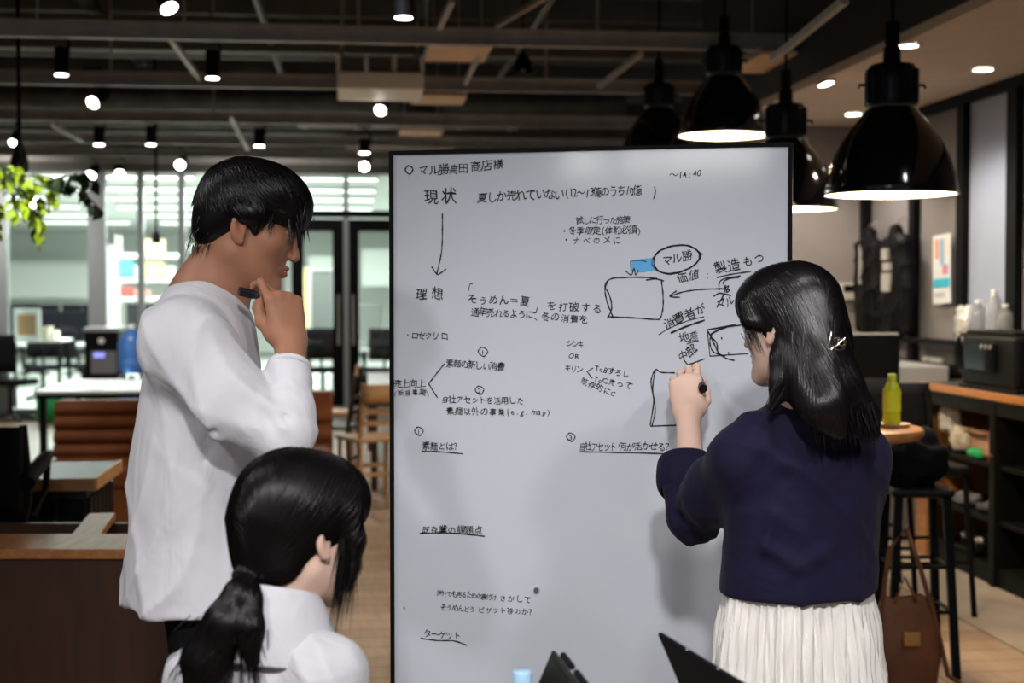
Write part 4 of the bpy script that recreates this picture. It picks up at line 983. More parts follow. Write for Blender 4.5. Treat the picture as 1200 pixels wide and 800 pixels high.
def monitor(px, d, z, w, h, label, m=None, rz=0):
    p = pix(px, 350, d); t = local_thing('monitor', label, 'monitor', Vector((p.x, d, z)), AX + rz, 'computer monitors behind the glass')
    ds = MB().box((0, 0, .12 + h / 2), (w, .04, h)).build('display', m or innerb, t, bevel=.006); MB().box((0, -.022, .12 + h / 2), (w - .03, .004, h - .03)).build('screen', scr if m is None else m, ds)
    MB().box((0, .03, .09), (.05, .03, .18)).build('neck', plastic, t); MB().box((0, .03, .008), (.22, .18, .016)).build('base', plastic, t)
    return t
def small_chair(px, d, rz, label, m=None):
    p = pix(px, 400, d); t = local_thing('desk_chair', label, 'chair', Vector((p.x, d, 0)), rz, 'office chairs behind the glass'); m = m or mesh_m
    MB().box((0, 0, .46), (.46, .44, .07)).build('seat', m, t, bevel=.02)
    rows = [[Vector((x, .22 + .03 * (1 - (x / .22) ** 2), z)) for z in (.58, .75, .92, 1.0)] for x in np.linspace(-.21, .21, 6)]
    MB().grid(rows).build('backrest', m, t, solid=.04)
    MB().cyl((0, 0, .08), (0, 0, .43), .03, n=10).build('gas_column', plastic, t)
    MB().tube([(0, .1, .43), (0, .25, .5), (0, .25, .7)], .02).build('back_support', plastic, t)
    for k in range(5):
        a = k * 2 * math.pi / 5; MB().cyl((0, 0, .1), (.27 * math.cos(a), .27 * math.sin(a), .04), .02, n=8).build('base_arm', plastic, t)
    for s in (-1, 1): MB().tube([(s * .23, .08, .46), (s * .25, .08, .66), (s * .25, -.12, .67)], .015).build('armrest', plastic, t)
    return t
t, z = desk(8, 78, 397, 17.9, 'white desk just behind the glass at the far left'); 
monitor(22, 18.1, z, .5, .32, 'dark monitor at the left end of the near desk behind the glass')
fb = local_thing('framed_board', 'tan board in a white frame standing on the desk behind the glass', 'board', Vector((pix(32, 395, 17.7).x, 17.7, z)), AX)
MB().box((0, 0, .19), (.32, .04, .38)).build('white_frame', white, fb, bevel=.005); MB().box((0, -.022, .18), (.22, .01, .26)).build('tan_board', mat('tan_board', (.42, .27, .13), .7), fb)
obox('tissue_box', 50, 58, 17.65, z, .16, (.60, .55, .42), 'cream box on the desk right of the framed tan board')
obox('tissue_box', 60, 66, 17.8, z, .10, (.72, .70, .62), 'small white box at the right end of the near desk')
for i, (px, d, w, lab) in enumerate(((50, 22, .55, 'monitor on the far desks behind the framed board'), (72, 22.2, .6, 'monitor on the far desks between two grey mullions'), (95, 22.1, .6, 'monitor on the far desks just left of the thick mullion'), (18, 22, .6, 'monitor on the far desks at the left edge'))):
    monitor(px, d, .709, w, .36, 'dark ' + lab)
desk(0, 118, 386 + 15, 22.1, 'long white desk row farther back behind the glass', .8)
desk(20, 125, 388, 26.5, 'farthest desk row under the white screen', .8)
for i, px in enumerate((30, 58, 84, 108)): monitor(px, 26.4, .767, .36, .38, 'far dark monitor under the white screen, %s one from the left edge' % ('first', 'second', 'third', 'fourth')[i])
for px in (40, 92): 
    small_chair(px, 25.2, 3.1 , 'black office chair in the far desk row under the white screen, ' + {40: 'left', 92: 'right'}[px] + ' one')
small_chair(12, 16.1, 2.9, 'black office chair in front of the glass at the far left'); small_chair(97, 19.7, 2.4, 'black office chair behind the glass left of the thick mullion')
small_chair(50, 19.3, .3, 'dark office chair right of the framed tan board behind the glass')
gbk = local_thing('waste_basket', 'green basket on the floor under the desk at the left', 'basket', Vector((pix(60, 460, 16.1).x, 16.1, 0)))
MB().lathe([(0, 0), (.15, .0), (.18, .38), (.172, .38), (.145, .02), (0, .02)], (0, 0, 0), 24).build('basket_body', mat('green_plastic', (.02, .30, .08), .5), gbk); MB().tube([(.18 * math.cos(a), .18 * math.sin(a), .38) for a in np.linspace(0, 6.28, 24)], .012).build('rim', mat('green_plastic', (.02, .30, .08), .5), gbk)
obox('white_bin', 76, 92, 14.2, 0, .42, (.80, .80, .76), 'white bin on the floor left of the black equipment cabinet', 'bin')
# equipment cabinet and water bottles in front of the glass
eq = local_thing('equipment_cabinet', 'black equipment cabinet with a silver top left of the man', 'cabinet', Vector((pix(124, 400, 14.2).x, 14.2, 0)), AX); w = 38 / FPX * 14.2; zt = pix(124, 383, 14.2).z
MB().box((0, 0, zt / 2 - .02), (w, .5, zt - .04)).build('body', plastic, eq, bevel=.01); MB().box((0, 0, zt - .02), (w + .02, .54, .04)).build('top_plate', mat('brushed_steel', (.55, .56, .55), .35, .7), eq)
MB().cyl((0, -.25, zt - .13), (0, -.262, zt - .13), .03, n=16).build('dial', bright, eq); MB().box((0.02, -.255, zt - .34), (w - .08, .012, .22)).build('display_plate', mat('grey_display', (.2, .21, .24), .4), eq)
MB().box((-.02, -.264, zt - .27), (.10, .006, .05)).build('indicator', glow('blue_indicator', (.25, .3, .9), 1.2), eq)
wj = mat('blue_water_jug', (.10, .28, .75), .15, trans=.4)
for z0, lab in ((.72, 'blue water jug standing on top of another beside the man'), (.30, 'lower blue water jug beneath another beside the man')):
    t = local_thing('water_jug', lab, 'water jug', Vector((pix(154, 400, 13.2).x, 13.2, z0 + (.0 if z0 > .5 else 0))), 0, 'stacked blue water jugs')
    zt_ = pix(154, 380, 13.2).z - z0 if z0 > .5 else .40
    MB().lathe([(0, 0), (.11, 0), (.125, .02), (.125, zt_ * .25), (.118, zt_ * .3), (.125, zt_ * .35), (.125, zt_ * .6), (.09, zt_ * .8), (.035, zt_ * .9), (.03, zt_)], (0, 0, 0), 24).build('jug_body', wj, t)
    MB().lathe([(.034, zt_ - .04), (.034, zt_), (0, zt_)], (0, 0, 0), 16).build('cap', white, t)
obox('jug_rack', 145, 163, 13.2, 0, .30, (.05, .05, .055), 'low black crate under the blue water jugs', 'crate')

# seen through the glass doors
t, w, h = wall_thing('movable_board', 364, 316, 391, 392, 19.5, .05, mat('grey_board', (.30, .31, .30), .5), 'grey movable board seen through the left glass door', 'board')
for x in (-1, 1): MB().box((x * w / 2, 0, h / 2), (.04, .07, h + .04)).build('frame_side', white, t)
MB().box((0, 0, h), (w, .07, .04)).build('frame_top', white, t)
for x in (-1, 1): MB().box((x * w / 2, 0, -(t.location.z) / 2), (.04, .04, t.location.z)).build('post', strutm, t)
desk(358, 394, 401, 20.5, 'white desk seen through the left glass door', .7); desk(424, 470, 408, 20.2, 'white desk seen through the right glass door', .7)
monitor(433, 20.3, .69, .34, .5, 'grey monitor on the desk seen through the right glass door', mat('grey_board', (.30, .31, .30), .5))
obox('carton', 372, 380, 20.4, .79, .12, (.55, .38, .22), 'small orange-brown carton on the desk behind the left glass door'); obox('carton', 451, 459, 20.2, .70, .16, (.58, .42, .3), 'orange-brown carton on the desk behind the right glass door')
obox('carton', 356, 363, 21.5, 0, 1.85, (.60, .50, .25), 'tall yellowish cabinet just behind the glass in front of the nose of the man', 'cabinet')
small_chair(378, 18.8, .2, 'dark office chair behind the left glass door'); small_chair(442, 18.6, -.3, 'dark office chair behind the right glass door')
t, w, h = wall_thing('wall_board', 424, 292, 475, 335, 33, .05, bright, 'white board on the far wall behind the right glass door', 'board')
t, w, h = wall_thing('wall_board', 362, 300, 395, 340, 33, .05, bright, 'white board on the far wall behind the left glass door', 'board')
# ---------------------------------------------------------------- implicit surfaces for bodies, clothes and hair
class SDF:
    def __init__(s): s.ops = []; s.noise = None
    def _add(s, kind, par, bb, k, sub): s.ops.append((kind, par, bb, k, sub)); return s
    def cone(s, a, b, ra, rb=None, k=.02, sub=False):
        rb = ra if rb is None else rb; a = np.array(a, float); b = np.array(b, float); r = max(ra, rb)
        return s._add('c', (a, b, ra, rb), (np.minimum(a, b) - r, np.maximum(a, b) + r), k, sub)
    def chain(s, pts, rs, k=.02, sub=False):
        for i in range(len(pts) - 1): s.cone(pts[i], pts[i + 1], rs[i], rs[i + 1], k, sub)
        return s
    def ell(s, c, r, rot=None, k=.02, sub=False):
        M = np.eye(3) if rot is None else np.array(rot, float); c = np.array(c, float); r = np.array(r, float)
        ext = np.sqrt(((M * r[None, :]) ** 2).sum(1))
        return s._add('e', (c, r, M), (c - ext, c + ext), k, sub)
    def plane(s, p, n, k=.005):   # cuts away the side the normal points to
        s.ops.append(('p', (np.array(p, float), np.array(n, float) / np.linalg.norm(n)), None, k, True)); return s
    def _d(s, kind, par, X):
        if kind == 'c':
            a, b, ra, rb = par; ab = (b - a).astype(np.float32); L = float(ab @ ab) + 1e-12
            pa = X - a.astype(np.float32); t = np.clip((pa @ ab) / L, 0, 1)
            return np.linalg.norm(pa - t[..., None] * ab, axis=-1) - (ra + (rb - ra) * t)
        if kind == 'e':
            c, r, M = par; q = (X - c.astype(np.float32)) @ M.astype(np.float32); r = r.astype(np.float32)
            k0 = np.linalg.norm(q / r, axis=-1); k1 = np.linalg.norm(q / (r * r), axis=-1)
            return k0 * (k0 - 1) / np.maximum(k1, 1e-6)
        p, n = par; return -((X - p.astype(np.float32)) @ n.astype(np.float32))
    def comb(s, D, d, k, sub):
        if sub:
            h = np.clip(.5 - .5 * (D + d) / k, 0, 1); return D * (1 - h) - d * h + k * h * (1 - h)
        h = np.clip(.5 + .5 * (d - D) / k, 0, 1); return d * (1 - h) + D * h - k * h * (1 - h)
    def at(s, X):
        X = np.asarray(X, np.float32); D = np.full(X.shape[:-1], .5, np.float32)
        for kind, par, bb, k, sub in s.ops: D = s.comb(D, s._d(kind, par, X), k, sub)
        if s.noise is not None: D = D + s.noise(X)
        return D
    def grad(s, X, e=.003):
        g = np.stack([s.at(X + np.eye(3, dtype=np.float32)[i] * e) - s.at(X - np.eye(3, dtype=np.float32)[i] * e) for i in range(3)], -1)
        return g / np.maximum(np.linalg.norm(g, axis=-1, keepdims=True), 1e-9)
    def mesh(s, h):
        lo = np.min([o[2][0] for o in s.ops if o[2] is not None and not o[4]], 0) - .03; hi = np.max([o[2][1] for o in s.ops if o[2] is not None and not o[4]], 0) + .03
        n = np.ceil((hi - lo) / h).astype(int) + 1
        ax = [lo[i] + h * np.arange(n[i]) for i in range(3)]
        D = np.full(n, .2, np.float32)
        for kind, par, bb, k, sub in s.ops:
            if bb is None: i0 = np.zeros(3, int); i1 = n
            else:
                pad = k * 1.2 + .035; i0 = np.maximum(((bb[0] - pad - lo) / h).astype(int), 0); i1 = np.minimum(((bb[1] + pad - lo) / h).astype(int) + 2, n)
            if np.any(i1 <= i0): continue
            sl = tuple(slice(i0[i], i1[i]) for i in range(3))
            X = np.stack(np.meshgrid(*[ax[i][sl[i]].astype(np.float32) for i in range(3)], indexing='ij'), -1)
            D[sl] = s.comb(D[sl], s._d(kind, par, X), k, sub)
        if s.noise is not None:
            near = np.argwhere(np.abs(D) < .04)
            X = (lo + near * h).astype(np.float32); D[near[:, 0], near[:, 1], near[:, 2]] += s.noise(X)
        S = D < 0
        c = [(i, j, k) for i in (0, 1) for j in (0, 1) for k in (0, 1)]
        cnt = np.zeros(n - 1, np.uint8)
        for i, j, k in c: cnt += S[i:n[0] - 1 + i, j:n[1] - 1 + j, k:n[2] - 1 + k]
        cell = np.argwhere((cnt > 0) & (cnt < 8)); idx = np.full(n - 1, -1, np.int64); idx[cell[:, 0], cell[:, 1], cell[:, 2]] = np.arange(len(cell))
        P = np.zeros((len(cell), 3)); Wt = np.zeros(len(cell))
        for a in c:
            for axn in range(3):
                if a[axn]: continue
                b = list(a); b[axn] = 1
                da = D[cell[:, 0] + a[0], cell[:, 1] + a[1], cell[:, 2] + a[2]]; db = D[cell[:, 0] + b[0], cell[:, 1] + b[1], cell[:, 2] + b[2]]
                m = (da < 0) != (db < 0); t = np.where(m, da / np.where(m, da - db, 1), 0)
                q = np.array(a, float)[None, :].repeat(len(cell), 0); q[:, axn] += t
                P[m] += q[m]; Wt[m] += 1
        V = lo + (cell + P / Wt[:, None]) * h
        F = []
        for axn in range(3):
            o = [(1, 2), (2, 0), (0, 1)][axn]
            sa = [slice(None)] * 3; sb = [slice(None)] * 3; sa[axn] = slice(0, -1); sb[axn] = slice(1, None)
            A = S[tuple(sa)]; B = S[tuple(sb)]; e = np.argwhere(A != B)
            e = e[(e[:, o[0]] > 0) & (e[:, o[1]] > 0) & (e[:, o[0]] < n[o[0]] - 1) & (e[:, o[1]] < n[o[1]] - 1)]
            fl = A[e[:, 0], e[:, 1], e[:, 2]]
            def ix(d0, d1):
                q = e.copy(); q[:, o[0]] -= d0; q[:, o[1]] -= d1; return idx[q[:, 0], q[:, 1], q[:, 2]]
            Q = np.stack([ix(1, 1), ix(0, 1), ix(0, 0), ix(1, 0)], 1); Q[~fl] = Q[~fl][:, ::-1]; F.append(Q)
        return V, np.concatenate(F)
    def build(s, name, m, h, parent, relax=2, color=None, mats=None):
        V, F = s.mesh(h)
        for _ in range(relax):     # a little relaxation against grid steps
            acc = np.zeros_like(V); w = np.zeros(len(V))
            for a, b in ((0, 1), (1, 2), (2, 3), (3, 0)):
                np.add.at(acc, F[:, a], V[F[:, b]]); np.add.at(acc, F[:, b], V[F[:, a]]); np.add.at(w, F[:, a], 1); np.add.at(w, F[:, b], 1)
            V = V * .5 + .5 * acc / np.maximum(w, 1)[:, None]
        me = bpy.data.meshes.new(name); me.vertices.add(len(V)); me.vertices.foreach_set('co', V.astype(np.float32).ravel())
        me.loops.add(len(F) * 4); me.polygons.add(len(F)); me.loops.foreach_set('vertex_index', F.ravel().astype(np.int32))
        me.polygons.foreach_set('loop_start', np.arange(0, len(F) * 4, 4, dtype=np.int32))
        me.polygons.foreach_set('use_smooth', np.ones(len(F), bool)); me.update(calc_edges=True)
        me.materials.append(m)
        if color is not None:
            at_ = me.color_attributes.new('tone', 'FLOAT_COLOR', 'POINT'); c = np.ones((len(V), 4), np.float32); c[:, :3] = color(V); at_.data.foreach_set('color', c.ravel())
        o = bpy.data.objects.new(name, me); COL.objects.link(o)
        if parent is not None: o.parent = parent; o.matrix_parent_inverse = parent_world(parent).inverted()
        return o

def ribbons(name, m, parent, sdf, starts, flow, nstep, step, lens, width, off=(.001, .004), seed=0, spread=.15, taper=True):
    """hair strands that run over the hair volume along a flow field; one mesh"""
    rs = np.random.RandomState(seed); P = np.array(starts, np.float32); n = len(P)
    for _ in range(4):
        d = sdf.at(P); P = P - (d[:, None] * sdf.grad(P))
    offs = rs.uniform(off[0], off[1], n).astype(np.float32); dirn = rs.normal(0, spread, (n, 3)).astype(np.float32)
    path = []; N = []
    for i in range(nstep):
        g = sdf.grad(P); f = flow(P) + dirn; f = f - g * (f * g).sum(-1, keepdims=True); f /= np.maximum(np.linalg.norm(f, axis=-1, keepdims=True), 1e-6)
        path.append(P + g * offs[:, None]); N.append(g); P = P + f * step; d = sdf.at(P); gg = sdf.grad(P)
        P = P - gg * np.clip(d, -.02, .02)[:, None]
    path = np.stack(path, 1); N = np.stack(N, 1)
    ln_ = np.clip((lens if np.ndim(lens) else np.full(n, lens)), 3, nstep).astype(int)
    T = np.gradient(path, axis=1); S_ = np.cross(T, N); S_ /= np.maximum(np.linalg.norm(S_, axis=-1, keepdims=True), 1e-9)
    vs = []; fs = []; o = 0
    wv = rs.uniform(.5, 1.3, n) * width
    for i in range(n):
        L = ln_[i]; t = np.linspace(0, 1, L); w = wv[i] * (1 - t ** 4 * .85 if taper else 1) * .5
        a = path[i, :L] - S_[i, :L] * w[:, None]; b = path[i, :L] + S_[i, :L] * w[:, None]; c = path[i, :L] + N[i, :L] * (w[:, None] * .7)
        vs.append(np.stack([a, c, b], 1).reshape(-1, 3)); base = o + 3 * np.arange(L - 1)
        for q in (0, 1): fs.append(np.stack([base + q, base + q + 1, base + q + 4, base + q + 3], 1))
        o += 3 * L
    return np.concatenate(vs), np.concatenate(fs)
def raw_mesh(name, V, F, m, parent):
    me = bpy.data.meshes.new(name); me.vertices.add(len(V)); me.vertices.foreach_set('co', V.astype(np.float32).ravel())
    k = F.shape[1]; me.loops.add(len(F) * k); me.polygons.add(len(F)); me.loops.foreach_set('vertex_index', F.ravel().astype(np.int32))
    me.polygons.foreach_set('loop_start', np.arange(0, len(F) * k, k, dtype=np.int32)); me.polygons.foreach_set('use_smooth', np.ones(len(F), bool)); me.update(calc_edges=True)
    me.materials.append(m); o = bpy.data.objects.new(name, me); COL.objects.link(o)
    if parent is not None: o.parent = parent; o.matrix_parent_inverse = parent_world(parent).inverted()
    return o
def join_raw(parts):
    V = []; F = []; o = 0
    for v, f in parts: V.append(v); F.append(f + o); o += len(v)
    return np.concatenate(V), np.concatenate(F)

def skin(name, col):
    if name in MATS: return MATS[name]
    m = mat(name, col, .5, sub=.18, bump=.12, bscale=350, dist=.001); nt = m.node_tree; b = nt.nodes['Principled BSDF']
    a = nt.nodes.new('ShaderNodeAttribute'); a.attribute_name = 'tone'; mx = nt.nodes.new('ShaderNodeMix'); mx.data_type = 'RGBA'; mx.blend_type = 'MULTIPLY'; mx.inputs[0].default_value = 1
    mx.inputs[6].default_value = (*col, 1); nt.links.new(a.outputs['Color'], mx.inputs[7]); nt.links.new(mx.outputs[2], b.inputs['Base Color'])
    return m
hair_m = mat('black_hair', (.004, .003, .0035), .36, spec=.24, var=0, aniso=.4)
def folds(amp, dirs, seed=0):
    """cloth folds: warped ridges along given directions; returns a field offset"""
    rs = np.random.RandomState(seed); ph = rs.uniform(0, 6, 12)
    def f(X):
        w = .06 * np.sin(X @ np.array([9, 5, 7.]) + ph[0]) + .05 * np.sin(X @ np.array([-6, 11, 4.]) + ph[1]); r = 0
        for i, (d, fr, a) in enumerate(dirs):
            d = np.array(d, float); d /= np.linalg.norm(d); s = np.sin((X @ d + w) * fr + ph[2 + i]); msk = .5 + .5 * np.sin(X @ np.array([5 + i, -4, 6 - i]) * 1.3 + ph[6 + i])
            r = r + a * (1 - np.abs(s)) ** 2 * msk
        return (-amp * r).astype(np.float32)
    return f

class Frame:
    def __init__(s, o, fwd, up=(0, 0, 1), scale=1.0):
        s.o = Vector(o); f = Vector(fwd).normalized(); u = Vector(up); r = f.cross(u).normalized(); u = r.cross(f).normalized()
        s.r, s.f, s.u = r, f, u; s.k = scale
        s.M = np.array([[r.x, f.x, u.x], [r.y, f.y, u.y], [r.z, f.z, u.z]])
    def p(s, x, y, z): return s.o + (s.r * x + s.f * y + s.u * z) * s.k
    def loc(s, X): return ((np.asarray(X) - np.array(s.o)) @ s.M) / s.k
    def rot(s, a=0, axis='x'):
        R = np.array(Matrix.Rotation(a, 3, axis.upper())); return s.M @ R
def head(S, H, ears=(-1, 1), female=False, neck_to=None, nr=.05):
    k = H.k; e = lambda c, r, kk=.015, rot=None, sub=False: S.ell(H.p(*c), [q * k for q in r], H.M if rot is None else rot, kk, sub)
    e((0, -.014, .034), (.074, .094, .084), .02)
    e((0, .034, -.030), (.060, .062, .082), .02)
    jw = .050 if not female else .045
    for s in (-1, 1):
        S.cone(H.p(s * jw, .000, -.052), H.p(s * .016, .076, -.098), .020 * k, .015 * k, .03)
        e((s * .042, .058, -.012), (.022, .022, .020), .03)
        e((s * .030, .097, .006), (.016, .012, .011), .012, sub=True)
        e((s * .030, .079, .005), (.0135, .0130, .0115), .004)
        e((s * .028, .087, .026), (.020, .010, .006), .012)
        e((s * .011, .104, -.031), (.0075, .009, .007), .006)
        S.cone(H.p(s * .020, .088, -.057), H.p(s * .004, .100, -.054), .0030 * k, .0058 * k, .004)
        S.cone(H.p(s * .018, .088, -.062), H.p(s * .003, .098, -.066), .0035 * k, .0068 * k, .004)
    e((0, .080, -.098), (.017, .014, .015), .02)
    S.cone(H.p(0, .088, .018), H.p(0, .109, -.024), .0070 * k, .0075 * k, .014); e((0, .107, -.029), (.009, .009, .008), .006)
    e((0, .106, -.0605), (.030, .012, .0012), .003, sub=True)
    for s in ears:
        R = H.rot(s * .25, 'z') @ np.array(Matrix.Rotation(.2, 3, 'X'))
        e((s * .077, -.004, -.006), (.008, .016, .028), .006, R)
        e((s * .084, .001, .002), (.007, .010, .018), .005, R, True)
        e((s * .076, .006, -.028), (.006, .008, .009), .006)
    if neck_to is not None:
        S.cone(H.p(0, -.022, -.045), neck_to, nr * k, nr * k * 1.08, .03)
        if not female: e((0, .03, -.125), (.012, .012, .016), .02)
def head_tone(H, lip=(.78, .50, .50), hairline=None):
    def f(V):
        L = H.loc(V); c = np.ones((len(V), 3)); g = lambda c0, r: np.exp(-(((L - np.array(c0)) / np.array(r)) ** 2).sum(1))
        for s in (-1, 1):
            w = np.clip(g((s * .010, .102, -.060), (.016, .012, .008)) * 1.4, 0, 1)[:, None]; c = c * (1 - w) + w * np.array(lip)
            w = np.clip(g((s * .029, .094, .029), (.017, .016, .0045)) * 1.7, 0, 1)[:, None]; c = c * (1 - w) + w * np.array((.12, .10, .10))
            w = np.clip(g((s * .030, .094, .0075), (.014, .014, .0028)) * 1.6, 0, 1)[:, None]; c = c * (1 - w) + w * np.array((.10, .08, .08))
            w = np.clip(g((s * .082, 0, 0), (.02, .02, .03)) * .35, 0, 1)[:, None]; c = c * (1 - w) + w * np.array((1, .74, .70))
            w = np.clip(g((s * .045, .07, -.02), (.02, .02, .02)) * .3, 0, 1)[:, None]; c = c * (1 - w) + w * np.array((1, .80, .76))
        return c
    return f
def hand(S, wrist, fdir, back, side, curls, k=1.0, thumb=None, spread=.06, r0=.0088, fore=None):
    """fdir: wrist to knuckles; back: out of the back of the hand; side: towards the thumb. curls: 4 x (mcp,pip,dip) degrees"""
    f = Vector(fdir).normalized(); b = Vector(back); b = (b - f * b.dot(f)).normalized(); s = Vector(side); s = (s - f * s.dot(f) - b * s.dot(b)).normalized(); w = Vector(wrist)
    kn = [(.028, .086), (.009, .090), (-.010, .086), (-.028, .078)]; lens = [(.042, .026, .019), (.046, .029, .020), (.042, .027, .019), (.034, .021, .017)]
    tips = []
    S.ell(w + (f * .045 - b * .002) * k, (.036 * k, .046 * k, .013 * k), np.array([list(s), list(f), list(b)]).T, .012)
    for i, ((sx, fy), L) in enumerate(zip(kn, lens)):
        base = w + (s * sx + f * fy - b * (.002 if i in (0, 3) else 0)) * k; S.cone(w + (s * sx * .6 + f * .012) * k, base, .0125 * k, .0105 * k, .014)
        S.ell(base + b * .003 * k, (.0095 * k,) * 3, None, .006)
        d = (f + s * (sx * spread / .03 * .5)).normalized(); p = base; a = 0; rr = (r0 if i < 3 else r0 * .88) * k
        for j, (l, c) in enumerate(zip(L, curls[i])):
            a += R_(c); dd = (d * math.cos(a) - b * math.sin(a)); q = p + dd * l * k
            S.cone(p, q, rr, rr * .90, .0035); 
            if j: S.ell(p, (rr * 1.04,) * 3, None, .004)
            p = q; rr *= .92
        tips.append(p)
    th = thumb or [(.026, .022, -.008), (.046, .045, -.014), (.050, .072, -.020), (.044, .094, -.026)]
    pts = [w + (s * a_ + f * b_ + b * c_) * k for a_, b_, c_ in th]
    S.chain(pts, [.016 * k, .0115 * k, .0098 * k, .0078 * k], .010)
    S.cone(w + f * .01 * k, pts[0], .016 * k, .014 * k, .02)
    S.ell(w, (.026 * k, .025 * k, .018 * k), np.array([list(s), list(f), list(b)]).T, .02)
    if fore is not None: S.cone(w + f * .004, fore, .022 * k, .033 * k, .03)
    return tips, pts

V3 = Vector
# =============================================================== standing man
man = thing('person', 'standing man in a loose white long-sleeved shirt holding a black marker to his chin', 'person', (pix(225, 700, 2.72).x, 2.72, 0))
tan_skin = skin('tan_skin', (.37, .175, .105))
Hm = Frame(pix(287, 266, 2.72), (math.cos(R_(6)) * math.cos(R_(13)), math.sin(R_(6)) * math.cos(R_(13)), -math.sin(R_(13)) - .07), scale=.985)
yaw = R_(8); F_ = V3((math.cos(yaw), math.sin(yaw), 0)); Rt = V3((math.sin(yaw), -math.cos(yaw), 0)); Mb = np.array([[Rt.x, F_.x, 0], [Rt.y, F_.y, 0], [0, 0, 1]])
nb = pix(241, 350, 2.72)                   # base of the neck
chest = pix(240, 452, 2.72); hip = pix(256, 672, 2.72); waist = pix(240, 570, 2.72)
shR = pix(214, 398, 2.56); shL = shR - Rt * .34 + F_ * .02
elR = pix(333, 512, 2.48); wrR = pix(341, 402, 2.60)
elL = shL + F_ * .0 + V3((0, 0, -.28)); wrL = elL + F_ * .07 + V3((0, 0, -.23))
B = SDF(); head(B, Hm, neck_to=nb - F_ * .0, nr=.054)
B.cone(nb, chest, .060, .09, .05); B.ell(chest, (.165, .095, .17), Mb, .04); B.ell(waist, (.135, .09, .14), Mb, .05); B.ell(hip, (.15, .10, .12), Mb, .05)
B.chain([nb - V3((0, 0, .03)), shR], [.05, .05], .05); B.chain([nb - V3((0, 0, .03)), shL], [.05, .05], .05)
B.chain([shR, elR, wrR], [.050, .036, .026], .02); B.chain([shL, elL, wrL], [.050, .036, .026], .02)
legs = []
for s in (-1, 1):
    h0 = hip + Rt * s * .072 - V3((0, 0, .04)); kn_ = V3((h0.x + .01, h0.y, .49)) + F_ * .01; an = V3((h0.x - .01, h0.y, .09)); to = an + F_ * .15 - V3((0, 0, .045))
    B.chain([h0, kn_, an], [.082, .055, .038], .03); B.cone(an - V3((0, 0, .03)), to, .04, .028, .02); legs.append((h0, kn_, an, to))
# right hand: back of the hand to the viewer, fist at the chin
hk = .98
tipsR, thR = hand(B, wrR, pix(328, 338, 2.60) - wrR + V3((0, .015, 0)), V3((.62, -.80, .05)), V3((-1, -.3, 0)),
     [(26, 62, 38), (56, 90, 55), (68, 96, 60), (70, 95, 60)], hk, [(.024, .022, -.012), (.036, .050, -.030), (.036, .078, -.034), (.030, .100, -.030)])
hand(B, wrL, V3((.1, 0, -1)), -Rt, F_, [(25, 35, 20)] * 4, 1.0)
B.build('body', tan_skin, .0036, man, 1, head_tone(Hm, lip=(.82, .60, .56)))
# eyeball
for s in (1, -1): MB().ball(Hm.p(s * .030, .0815, .0045), .0105, 12).build('eye', mat('eye_dark', (.03, .02, .018), .15), man)
# shirt
shirt = mat('white_jersey', (.68, .675, .725), .85, bump=.15, bscale=450, dist=.0006, sheen=.1, wr=(9, .55, .02), stretch=(1, 1, .55))
T_ = SDF()
T_.ell(chest + V3((0, 0, .03)), (.190, .104, .17), Mb, .05); T_.ell(pix(226, 530, 2.72), (.180, .108, .20), Mb, .05); T_.ell(pix(232, 620, 2.72), (.183, .126, .22), Mb, .05); T_.ell(pix(238, 705, 2.72), (.190, .142, .20), Mb, .05)
T_.chain([nb - V3((0, 0, .045)) - F_ * .01, shR + V3((0, 0, -.015))], [.066, .075], .05); T_.chain([nb - V3((0, 0, .045)) - F_ * .01, shL + V3((0, 0, -.015))], [.066, .075], .05)
T_.cone(nb - V3((0, 0, .02)), nb - V3((0, 0, .06)) , .064, .08, .03)
mid = shR.lerp(elR, .5) + V3((-.005, -.01, -.02))
T_.chain([shR, mid, elR + V3((-.006, .0, -.006))], [.074, .062, .045], .022)
cuff = wrR + (elR - wrR) * .34
T_.chain([elR + V3((-.006, .0, -.006)), elR.lerp(cuff, .45) + V3((.004, -.004, 0)), cuff + (elR - cuff) * .12, cuff], [.045, .040, .036, .036], .008)
T_.chain([shL, elL], [.085, .062], .03); T_.chain([elL, wrL], [.060, .042], .03)
T_.cone(cuff + (cuff - elR).normalized() * .06, cuff + (elR - cuff) * .35, .032, .028, .004, True)
T_.plane(cuff + (cuff - elR).normalized() * -.005, (cuff - elR).normalized()) if False else None
hem = pix(180, 716, 2.6).z
T_.ell(pix(238, 712, 2.72) + V3((0, 0, -.03)), (.178, .131, .16), Mb, .004, True)
T_.plane(V3((0, 0, hem)), (0, 0, -1))
T_.cone(nb + V3((.004, 0, .09)), nb + V3((.004, 0, -.03)) , .062, .059, .006, True)
f1 = folds(.010, [((.7, .1, .75), 24, 1.0), ((.9, .1, -.5), 34, .6), ((.15, .3, .9), 20, .45), ((1, 0, .12), 18, .8)], 3)
